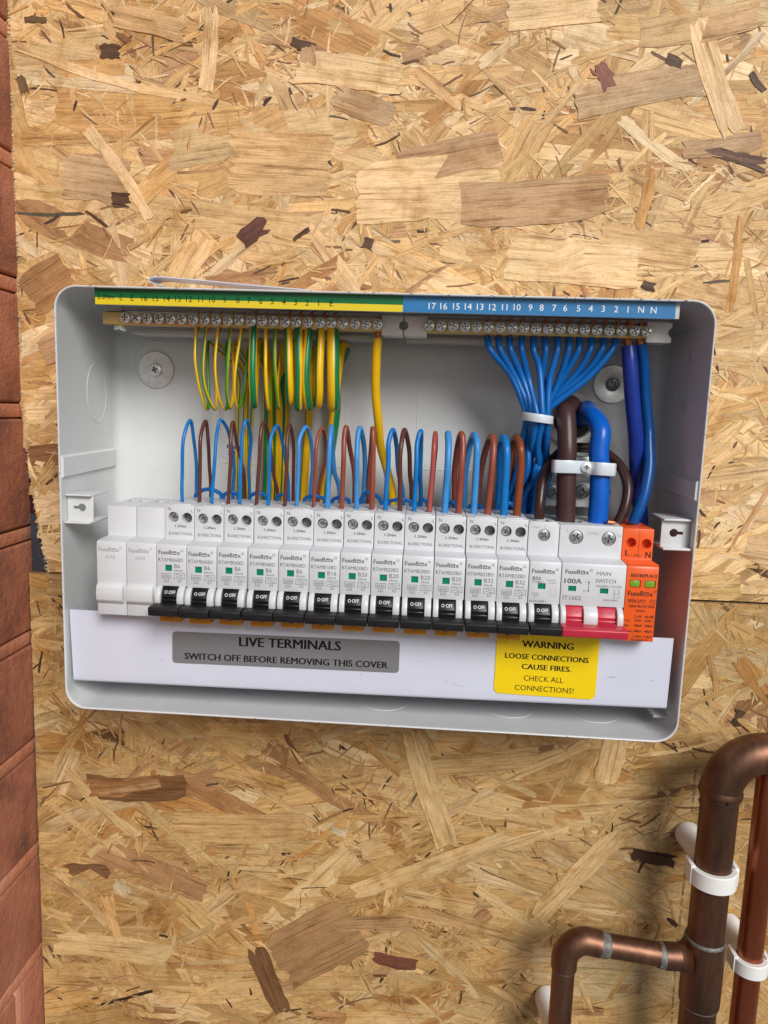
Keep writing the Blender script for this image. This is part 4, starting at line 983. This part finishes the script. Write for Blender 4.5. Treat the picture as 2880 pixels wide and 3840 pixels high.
for k, (cn, m, rz, f, fl, ap, bl) in enumerate(LOOP):
    r = rz * .452 * .435 / FPX
    base = f(*fl[0], dF); below = base + Vector((0, 0, -.006))
    jt = lambda a=.0005: Vector((random.uniform(-a, a), random.uniform(-.0015, .0015), random.uniform(-a, a)))
    m1 = f(*fl[1], dM); pts = [below, base, base.lerp(m1, .5) + jt(.00025) * .3, m1 + jt(.0003), f(*fl[2], dM - .002) + jt(.0003), f(*ap, dA) + Vector((0, random.uniform(-.004, .004), 0)), f(*bl[0], .036) + jt(), f(*bl[1], .029) + jt(.0008), f(*bl[2], dE)]
    pts = ext(pts)
    wire('looped_wire', '%s wire looped over the top of %s' % (cn, DESC[k // 2]), pts, r, m, group='blue and brown wire loops above the breakers')
# little blue link wires arching behind the breakers
HUMP = [(yA, 1275, 1390, 1500, 668, 725, 18), (yB, -5, 62, 122, 692, 735, 17), (yB, 222, 295, 370, 700, 745, 17), (yB, 455, 500, 560, 715, 755, 17), (yB, 695, 780, 870, 726, 765, 18), (yB, 935, 1002, 1082, 738, 778, 18),
        (yB, 1175, 1245, 1365, 700, 785, 18), (yB, 1425, 1530, 1620, 755, 790, 17), (yC, 150, 205, 245, 530, 585, 18), (yC, 415, 450, 485, 550, 600, 18), (yC, 595, 650, 702, 565, 605, 18), (yC, 835, 935, 1005, 560, 610, 20)]
for k, (f, xa_, xb_, xc_, yt, yb, rz) in enumerate(HUMP):
    d = .0335; ft = yb - yt
    pts = [f(xa_, yb + 60, d), f(xa_ + 4, yb - 2, d), f((xa_ * .45 + xb_ * .55), yt + 12 + ft * .12, d + .001), f(xb_ + (xc_ - xb_) * .1, yt + 10, d + .002), f(xb_ * .4 + xc_ * .6, yt + 14 + ft * .25, d + .001), f(xc_ - 4, yb, d), f(xc_, yb + 60, d)]
    wire('link_wire', 'short blue link wire arching low behind %s' % DESC[k], pts, rz * .43 * .45 / FPX, P_BLUE, group='short blue link wires behind the breakers')
# earth wires
def stripes(k0, n, ma, mb_): return lambda j: mb_ if (j - k0) % 16 < n else ma
def stripes2(k0, n, ma, mb_): return lambda j: mb_ if (j - k0) % 16 < n or (j - k0 + 8) % 16 < n else ma
EARTH = [ # zoom view, radius px, front points, bottom, rise, tail at back (top, foot), stripe start
 (zA, 12, [(1283, 440), (1272, 700), (1312, 960)], (1372, 1136), [(1388, 1040), (1380, 600)], (118, 105), 9, 'thin'),
 (zA, 12, [(1363, 455), (1337, 800), (1368, 1000)], (1440, 1140), [(1455, 1030), (1446, 600)], (178, 165), 3, 'thin'),
 (zA, 12, [(1470, 450), (1445, 750), (1470, 1000)], (1528, 1142), [(1552, 1040), (1540, 600)], (196, 200), 10, 'thin'),
 (zA, 13, [(1576, 450), (1548, 800), (1545, 1010)], (1576, 1130), [(1606, 950), (1600, 600)], (240, 215), 2, 'thin'),
 (zB, 13, [(150, 460), (100, 800), (95, 1010)], (128, 1126), [(172, 980), (210, 640)], (350, 340), 11, 'thin'),
 (zB, 34, [(256, 455), (246, 800), (252, 1000)], (258, 1100), [(262, 960), (290, 600)], (378, 362), 1, 'thick'),
 (zB, 14, [(360, 460), (360, 800), (370, 1010)], (388, 1140), [(392, 980), (330, 600)], (408, 420), 6, 'thin'),
 (zB, 14, [(440, 460), (438, 750), (452, 960)], (470, 1126), [(462, 960), (500, 600)], (436, 442), 1, 'thin'),
 (zB, 34, [(556, 480), (562, 800), (568, 980)], (572, 1074), [(580, 900), (520, 600)], (470, 462), 3, 'thick'),
 (zB, 34, [(646, 465), (648, 800), (644, 1000)], (644, 1126), [(650, 960), (600, 600)], (534, 502), 2, 'thick'),
 (zB, 34, [(732, 480), (706, 800), (714, 1010)], (738, 1118), [(762, 980), (750, 700)], (500, 480), 1, 'thick'),
 (zB, 34, [(838, 475), (824, 800), (822, 1000)], (810, 1100), [(786, 960), (780, 700)], (735, 685), 5, 'thick'),
 (zB, 50, [(942, 485), (944, 800), (946, 1000)], (946, 1112), [(955, 980), (1000, 640)], (958, 862), 6, 'very thick')]
for k, (f, rz, fr_, bo, ri, tl, k0, th_) in enumerate(EARTH):
    r = rz * .452 * .44 / FPX * (1.02 if rz > 20 else 1.05); sc_ = eX[6 + k]
    top = Vector((sc_.x, -.0462, ZB - .004)); b0 = f(*fr_[0], .0485)
    pts = [b0 + Vector((0, .0004, .0012)), b0, f(*fr_[1], .053), f(*fr_[2], .052), f(*bo, .045), f(*ri[0], .036), f(*ri[1], .028)]
    e = pts[-1]
    pts += [Vector((e.x + .002, -.021, .098)), yB(tl[0], -320, .014), yB(tl[0], 0, .012), yB((tl[0] + tl[1]) / 2, 370, .012), yB(tl[1], 745, .013)]
    num = str(12 - k) if k < 12 else 'E'
    lab = '%s green and yellow earth wire looped down from number %s on the green label' % (th_, num)
    if k == 12: lab = 'thickest green and yellow earth wire, hanging just right of number 1'
    green = P_OLIVE if th_ == 'thin' else P_GRN
    mf = stripes(k0, 8 if th_ == 'thin' else 4, P_YEL, green)
    if th_ == 'very thick': mf = stripes2(k0, 4, P_YEL, P_GRN)
    bx = sc_.x
    cu = [b0 + Vector((0, .0006, -.001)), Vector((bx + .001, -.046, ZB - .004)), Vector((bx + .001, -.046, ZB + .004)), Vector((bx + .0012, -.0455, ZB + .0062)), Vector((bx + .0026, -.044, ZB + .0068)), Vector((bx + .0034, -.043, ZB + .005))]
    wire('earth_wire', lab, ext(pts), r, P_YEL, group='green and yellow earth wire loops', seg=16, mfun=mf, copper=(smooth_path(cu, 3), .0006 if th_ == 'thin' else .0010))
# plain yellow main earth
b0 = zB(1328, 530, .0475)
pts = [b0, zB(1316, 720, .047), zB(1312, 1000, .042), zB(1335, 1260, .036), yB(1352, 300, .028), yB(1410, 520, .022), yB(1455, 760, .018)]
wire('main_earth_wire', 'plain thick yellow earth cable hanging alone right of the striped loops', ext(pts), 37 * .452 * .44 / FPX, P_YEL, cat='cable', seg=18,
     copper=([b0 + Vector((0, 0, -.002)), Vector((b0.x, -.046, ZB - .004)), Vector((b0.x, -.046, ZB + .0055))], .0018))
# blue neutral fan gathered by a cable tie
FAN = [755, 850, 945, 1050, 1155, 1248, 1356, 1456, 1548, 1653, 1758, 1858]
TIEX = [1092, 1128, 1150, 1180, 1232, 1258, 1276, 1262, 1246, 1222, 1206, 1262]; TIED = [.047, .049, .051, .053, .054, .042, .051, .045, .041, .040, .042, .047]
MIDX = [(960, 850), (1005, 880), (1060, 880), (1110, 880), (1205, 800), (1232, 850), (1290, 900), (1370, 900), (1420, 850), (1510, 850), (1580, 850), (1610, 880)]
FOOT = [(1010, 940), (1060, 985), (1090, 1030), (1120, 1070), (1165, 1120), (1200, 1150), (1245, 1180), (1255, 1230), (1230, 1160), (1190, 1060), (1150, 1010), (1100, 960)]
for k in range(12):
    b0 = zC(FAN[k], 535, .0475); sc_ = nX[5 + k]
    w1 = zC(*MIDX[k], .050 if k in (6, 11, 4) else .047)
    up = zC(FAN[k] * .8 + MIDX[k][0] * .2 - (8 if k < 5 else -14), 640, .051)
    t1 = zC(TIEX[k], 1235, TIED[k]); t0 = zC(TIEX[k] + (k - 6) * 1.5, 1150, TIED[k] + .001)
    f1 = yC((FOOT[k][0] + (TIEX[k]) * 1.2) / 2.2 + random.uniform(-14, 14), 60, TIED[k] - .006); f2 = yC(FOOT[k][0] + 40 * math.sin(k * 2.1), 300, .036 + .008 * math.sin(k * 1.7)); f3 = yC(FOOT[k][1], 560, .028 + .004 * math.sin(k))
    pts = [b0 + Vector((0, 0, .0006)), b0, up, w1, t0, t1, f1, f2, f3]
    wire('neutral_wire', 'blue neutral wire running from number %d on the blue label to the cable tie' % (12 - k), ext(pts, d=.024), 27 * .452 * .445 / FPX, P_BLUE, group='blue neutral wires gathered by the cable tie', n=8,
         copper=([b0 + Vector((0, 0, -.002)), Vector((sc_.x - .0006, -.046, ZB - .0035)), Vector((sc_.x - .0004, -.046, ZB + .0066))], .00125))
# cable tie
tc = zC(1184, 1240, .0465); o = MB()
L_, R_ = zC(1062, 1190, .048), zC(1308, 1215, .048)
rx = (R_ - L_).length / 2 * 1.02; RY = .0112; tc.y += .001; rs = []
for k in range(40):
    a = 2 * math.pi * k / 40; ca, sa = math.cos(a), math.sin(a)
    c = Vector((tc.x + rx * ca, tc.y - RY * sa, tc.z + .0016 * (1 if True else 0) - .001 * ca))
    nrm = Vector((ca / rx, -sa / RY, 0)).normalized()
    rs.append([c + nrm * q + Vector((0, 0, h)) for q, h in ((-.0003, -.0024), (.0008, -.0024), (.0010, -.0018), (.0010, .0018), (.0008, .0024), (-.0003, .0024))])
o.rings(rs, M_TIE, closed=True)
tie = tag(o.build('cable_tie', L=tc), 'clear nylon cable tie wrapped round the bundle of blue neutral wires', 'cable tie')
# thick blue neutral tails at the right
b0 = zD(778, 600, .0485); sc_ = nX[17]
pts = [b0, zD(790, 760, .050), zD(806, 1000, .049), zD(838, 1380, .046), yD(892, 260, .040), yD(895, 480, .034), yD(930, 700, .030)]
wire('neutral_cable', 'thick navy cable from the left N on the blue label, left of its neighbour', ext(pts, d=.028), 60 * .452 * .44 / FPX, P_NAVY, cat='cable', seg=20,
     copper=([b0 + Vector((0, 0, -.003)), Vector((sc_.x - .0016, -.046, ZB - .004)), Vector((sc_.x - .0008, -.046, ZB + .0064))], .0024))
b0 = zD(880, 575, .0475); sc_ = nX[18]
pts = [b0, zD(908, 760, .045), zD(918, 1000, .042), zD(948, 1300, .042), yD(998, 60, .045), yD(1000, 260, .050), yD(962, 480, .054), yD(905, 640, .0555), yD(862, 738, .055)]
wire('neutral_cable', 'thick deep blue cable from the last N label down to the surge protector', pts, 45 * .452 * .44 / FPX, P_DBLUE, cat='cable', seg=20,
     copper=([b0 + Vector((0, 0, -.003)), Vector((sc_.x - .0012, -.046, ZB - .004)), Vector((sc_.x - .0006, -.046, ZB + .0062))], .0022))
# brown link from the single breaker to the surge protector
pts = [yD(48, 705, .0575), yD(55, 560, .057), yD(88, 350, .050), yD(170, 190, .040), yD(290, 100, .034), yD(430, 90, .031), yD(560, 105, .032), yD(690, 185, .038), yD(775, 290, .044), yD(815, 430, .050), yD(795, 590, .054), yD(735, 735, .0555)]
wire('brown_link_cable', 'dark brown cable arching behind the clamp from single-screw breaker to surge protector', pts, 42 * .452 * .435 / FPX, P_DBRN, cat='cable', seg=18,
     copper=([yD(735, 735, .0555), yD(728, 748, .0555), yD(726, 800, .0555)], .0022))
# incoming tails
hole = at(2150, 1575, .004)
pts = [Vector((hole.x - .004, -.003, hole.z + .006)), Vector((hole.x - .0045, -.018, hole.z + .010)), zC(1408, 1172, .034), zC(1432, 1175, .046), yD(292, 60, .0535), yD(288, 250, .055), yD(284, 480, .056), yD(277, 710, .0565)]
wire('brown_tail', 'thickest brown incoming cable, held under the left of the white clamp', ext(pts, z=-.008, d=.0565), 78 * .452 * .435 / FPX, P_TBRN, cat='cable', seg=24)
pts = [Vector((hole.x + .005, -.003, hole.z + .002)), Vector((hole.x + .006, -.016, hole.z + .007)), zD(425, 1185, .030), zD(478, 1215, .042), zD(535, 1330, .052), yD(565, 120, .0545), yD(575, 280, .055), yD(570, 500, .056), yD(555, 720, .0565)]
wire('blue_tail', 'thickest bright blue incoming cable, held under the right of the white clamp', ext(pts, z=-.008, d=.0565), 80 * .452 * .435 / FPX, P_RBLUE, cat='cable', seg=24)
# clamp
t = thing('cable_clamp', 'silver bracket and white strap clamping the thick brown and blue cables', 'cable clamp', yD(430, 480, .02))
o = MB(); a = yD(100, 372, .022); b2 = yD(505, 605, .022)
q = MB(); q.box(a.x, b2.x + .004, -.024, -.021, b2.z, a.z, M_WASH); o.mesh(solid(q, .0005), M_WASH)
a2 = yD(180, 140, .032); c2 = yD(640, 345, .032)
q = MB(); q.box(a2.x, c2.x + .001, -.036, -.0241, c2.z, a2.z - .001, M_WASH); o.mesh(solid(q, .0008), M_WASH)
o.build('bracket', t)
for xx in (165, 420, 600): put_screw(t, yD(xx, 470, .0245), 'bracket_screw', cross_head(.0046, .002, M_ZINCD, .5, ticks=False).data('bracket_screw') if xx == 165 else bpy.data.meshes['bracket_screw'])
ctrl = [yD(165, 250, .046), yD(178, 250, .0605), yD(235, 252, .0630), yD(340, 255, .0628), yD(400, 258, .0595), yD(455, 262, .0585), yD(505, 268, .0595), yD(570, 272, .0632), yD(655, 278, .0628), yD(700, 280, .0600), yD(704, 282, .046)]
p = smooth_path(ctrl, 6); o = MB(); rs = []
for i, c in enumerate(p):
    T = (p[min(i + 1, len(p) - 1)] - p[max(i - 1, 0)]).normalized(); nz_ = T.cross(Vector((0, 0, 1))).normalized()
    if nz_.length < .1: nz_ = Vector((0, -1, 0))
    hh = .0037
    rs.append([c + nz_ * q + Vector((0, 0, h)) for q, h in ((-.0007, -hh), (.0005, -hh), (.0008, -hh * .8), (.0008, hh * .8), (.0005, hh), (-.0007, hh))])
o.rings(rs, M_TIE); o.lathe(yD(455, 260, .0575), (0, -1, 0), [(.0036, 0), (.0036, .0022), (.0032, .0026)], M_TIE, 24); o.build('strap', t)
put_screw(t, yD(455, 258, .0602), 'clamp_screw', cross_head(.0030, .0017, M_ZINC, .5, ticks=False, wd=.3).data('clamp_screw'))
# white strip behind the top edge
o = MB(); p = smooth_path([at(1180, 1100, .02), at(1000, 1085, .02), at(800, 1066, .02), at(680, 1055, .02), at(620, 1051, .02), at(592, 1057, .02), at(594, 1070, .02), at(640, 1083, .02)], 6)
rs = [[Vector((q.x, -.034, q.z)), Vector((q.x, -.016, q.z)), Vector((q.x + .0001, -.016, q.z - .0005)), Vector((q.x + .0001, -.034, q.z - .0005))] for q in p]
o.rings(rs, M_COVER); tag(o.build('white_strip', L=p[-1]), 'thin white plastic strip curled above the top edge of the casing', 'plastic strip')
# copper scrap on the main switch
q = MB(); a = yD(640, 735, .066); q.box(a.x, a.x + .0045, -.067, -.063, a.z - .0005, a.z + .0012, M_COP); o = MB(); o.mesh(solid(q, .0003), M_COP)
o.v = [(v[0] + random.uniform(-.0002, .0002), v[1], v[2] + (v[0] - a.x) * -.12) for v in o.v]; tag(o.build('copper_scrap', L=a), 'small copper offcut lying between the main switch and surge protector', 'copper offcut')

# ------------------------------------------------------------------ copper pipes
def copper(name, c1, c2, c3, rough):
    m, t, b = new_mat(name); co = t.nodes.new('ShaderNodeTexCoord')
    n = tex(t, 'ShaderNodeTexNoise', Scale=30.0, Detail=8.0, Roughness=.65); mp = t.nodes.new('ShaderNodeMapping'); mp.inputs['Scale'].default_value = (1.8, 1.8, .35)
    t.links.new(co.outputs['Object'], mp.inputs[0]); t.links.new(mp.outputs[0], n.inputs['Vector'])
    r = t.nodes.new('ShaderNodeValToRGB'); r.color_ramp.elements.new(.5)
    for e, (p, c) in zip(r.color_ramp.elements, ((.32, c1), (.5, c2), (.7, c3))): e.position = p; e.color = (*c, 1)
    t.links.new(n.outputs[0], r.inputs[0])
    n2 = tex(t, 'ShaderNodeTexNoise', Scale=1100.0, Detail=5.0, Roughness=.7); t.links.new(co.outputs['Object'], n2.inputs['Vector'])
    r2 = t.nodes.new('ShaderNodeValToRGB'); r2.color_ramp.elements[0].position = .62; r2.color_ramp.elements[1].position = .95; t.links.new(n2.outputs[0], r2.inputs[0])
    x = t.nodes.new('ShaderNodeMix'); x.data_type = 'RGBA'; x.inputs[7].default_value = (.5, .4, .3, 1); t.links.new(r2.outputs[0], x.inputs[0]); t.links.new(r.outputs[0], x.inputs[6])
    t.links.new(x.outputs[2], b.inputs['Base Color']); b.inputs['Metallic'].default_value = .85
    mr = t.nodes.new('ShaderNodeMapRange'); mr.inputs['To Min'].default_value = rough - .08; mr.inputs['To Max'].default_value = rough + .14; t.links.new(n.outputs[0], mr.inputs[0]); t.links.new(mr.outputs[0], b.inputs['Roughness'])
    bp = t.nodes.new('ShaderNodeBump'); bp.inputs['Strength'].default_value = .12; bp.inputs['Distance'].default_value = .0005; t.links.new(n2.outputs[0], bp.inputs['Height']); t.links.new(bp.outputs[0], b.inputs['Normal'])
    return m
M_CU1 = copper('tarnished_copper', (.075, .042, .027), (.15, .074, .045), (.27, .13, .078), .41)
M_CU2 = copper('bright_copper', (.24, .06, .025), (.34, .092, .040), (.40, .14, .07), .26)
M_SOLD = mat('grey_solder', (.17, .165, .15), .55, metal=.5, var=.5, vscale=300, bump=1, bscale=700)
pd = .045
vt = zP(1380, 300, pd); vx = zP(1280, 1300, pd).x; zt = zP(1500, 305, pd).z
t = thing('pipe_run', 'thick tarnished copper pipe with top elbow and tee branch turning down at left', 'copper pipe', (vx, -pd, -.45))
R1 = .0113; RF = .0127
tee = zP(1235, 1610, pd)
o = MB(); o.tube([(vx, -pd, z) for z in (-.62, tee.z, zP(1365, 480, pd).z)], R1, M_CU1, 32, up=(1, 0, 0)); o.build('pipe', t)
o = MB(); ec = Vector((vx + .026, -pd, zt - .026)); pts = [(vx, -pd, zP(1380, 560, pd).z), (vx, -pd, ec.z - .004)] + [(ec.x - .026 * math.cos(math.radians(a)), -pd, ec.z + .026 * math.sin(math.radians(a))) for a in range(0, 91, 9)] + [(ec.x + .02, -pd, zt)]
o.tube(pts, RF * .985, M_CU1, 32, up=(0, 1, 0))
for cc, ax, hc in (((vx, -pd, zP(1380, 565, pd).z), (0, 0, 1), ec.z + .0015 - zP(1380, 565, pd).z), ((ec.x + .018, -pd, zt), (-1, 0, 0), .017)): o.lathe(cc, ax, [(R1, -.0005), (RF * 1.03, 0), (RF * 1.045, .001), (RF * 1.045, hc - .003), (RF * 1.03, hc - .001), (RF * .98, hc + .0008)], M_CU1, 32, False, False)
o.build('elbow', t)
o = MB(); o.tube([(ec.x + .01, -pd, zt), (.6, -pd, zt + .002)], R1, M_CU1, 32); o.build('pipe', t)
def ring(par, c, ax, r, w=.0011, name='solder_ring'):
    o = MB(); o.lathe(c, ax, [(r * .97, -w * 1.5), (r * 1.03, -w), (r * 1.045, 0), (r * 1.02, w), (r * .97, w * 1.5)], M_SOLD, 32, False, False); return o.build(name, par)
ring(t, (vx, -pd, zP(1380, 578, pd).z), (0, 0, 1), R1 * 1.02)
tz1, tz0 = zP(1260, 1490, pd).z, zP(1210, 1880, pd).z
o = MB(); o.tube([(vx, -pd, tz0), (vx, -pd, tz1)], RF, M_CU1, 32); bl = zP(1000, 1598, pd); RB, RBF = .0074, .0085
o.tube([(vx, -pd, tee.z), (bl.x + .0085, -pd, bl.z + (tee.z - bl.z) * .35), (bl.x, -pd, bl.z)], RBF, M_CU1, 28, up=(0, 1, 0))
o.lathe((vx - RF * .80, -pd, tee.z - .0002), (-1, 0, 0), [(RBF * 1.45, 0), (RBF * 1.22, .0016), (RBF * 1.07, .0034), (RBF * 1.0, .0055)], M_CU1, 28, False, False); o.build('tee', t)
ring(t, (vx, -pd, tz1), (0, 0, 1), R1 * 1.06, .0014); ring(t, (vx, -pd, tz0), (0, 0, 1), R1 * 1.06, .0012)
be = zP(560, 1517, pd); ell = zP(372, 1500, pd); lx = zP(352, 1800, pd).x
zbr = be.z
o = MB(); o.tube([(bl.x + .004, -pd, bl.z), (be.x, -pd, be.z)], RB, M_CU1, 28, up=(0, 1, 0)); o.build('branch_pipe', t)
brd = (be - bl).normalized()
ring(t, bl - brd * -.001, brd, RB * 1.06, .0022); ring(t, be - brd * .0058, brd, RB * 1.06, .0022)
o = MB(); rr = .0150; cz = be.z - rr + .0015
o.tube([be - brd * .003] + [(lx + rr - rr * math.sin(math.radians(a)), -pd, cz + rr * math.cos(math.radians(a))) for a in range(8, 91, 8)] + [(lx, -pd, cz - .002), (lx, -pd, zP(360, 1665, pd).z)], RBF, M_CU1, 28, up=(0, 1, 0)); o.build('branch_elbow', t)
ring(t, (lx, -pd, zP(360, 1668, pd).z), (0, 0, 1), RB * 1.03, .0008)
o = MB(); o.tube([(lx, -pd, -.62), (lx, -pd, zP(360, 1640, pd).z)], RB, M_CU1, 28); o.build('drop_pipe', t)
# thin bright pipe at the right
sd = .036; sx = zP(1600, 1100, sd).x
o = MB(); o.tube([(sx, -sd, -.62), (sx, -sd, zP(1640, 700, sd).z), (sx, -sd, zP(1660, 300, sd).z)], .0080, M_CU2, 28)
tag(o.build('copper_pipe', L=Vector((sx, -sd, -.5))), 'thin bright reddish copper pipe running vertically at the right edge', 'copper pipe')
# white pipe clips
def clip(x, z, d, r, label, h=.0058):
    t = thing('pipe_clip', label, 'pipe clip', (x, 0, z), 'white plastic clips holding the copper pipes')
    o = MB(); ro = r + .0036; rs = []
    a0, a1 = math.radians(-150), math.radians(150)         # band open towards upper rear
    N = 40
    for k in range(N + 1):
        a = a0 + (a1 - a0) * k / N; ca, sa = math.sin(a), -math.cos(a); th_ = 1 if abs(a) < 2.1 else .8
        dr = Vector((ca, sa, 0)); c = Vector((x, -d, z))
        rs.append([c + dr * (r + .0002) + Vector((0, 0, -h)), c + dr * (r + .0036 * th_ - .0006) + Vector((0, 0, -h)), c + dr * (r + .0036 * th_) + Vector((0, 0, -h + .0006)), c + dr * (r + .0036 * th_) + Vector((0, 0, h - .0006)), c + dr * (r + .0036 * th_ - .0006) + Vector((0, 0, h)), c + dr * (r + .0002) + Vector((0, 0, h))])
    o.rings(rs, M_WHITEP)
    for sgn in (-1, 1):                                      # lips where the snap band closes
        q = MB(); q.box(x + sgn * (ro - .0012) - .0014, x + sgn * (ro - .0012) + .0016, -d - .004, -d + .008, z - h, z + h + .0012, M_WHITEP); o.mesh(solid(q, .0006), M_WHITEP)
    o.build('band', t)
    o = MB(); o.lathe((x, -.0002, z), (0, -1, 0), [(.0088, 0), (.0092, .003), (.0086, .008), (.0066, d - r - .004), (.0075, d - r - .001)], M_WHITEP, 28); o.build('stem', t)
pc = zP(1342, 1095, pd - 0); clip(vx, zP(1310, 1075, pd).z, pd, R1, 'white clip on the thick copper pipe below its top elbow')
clip(sx, zP(1580, 1640, sd).z, sd, .0080, 'white clip on the thin bright copper pipe at the right edge', .0050)
clip(lx, zP(330, 2190, pd).z, pd, RB, 'white clip stem peeping from behind the lower left drop pipe', .0050)
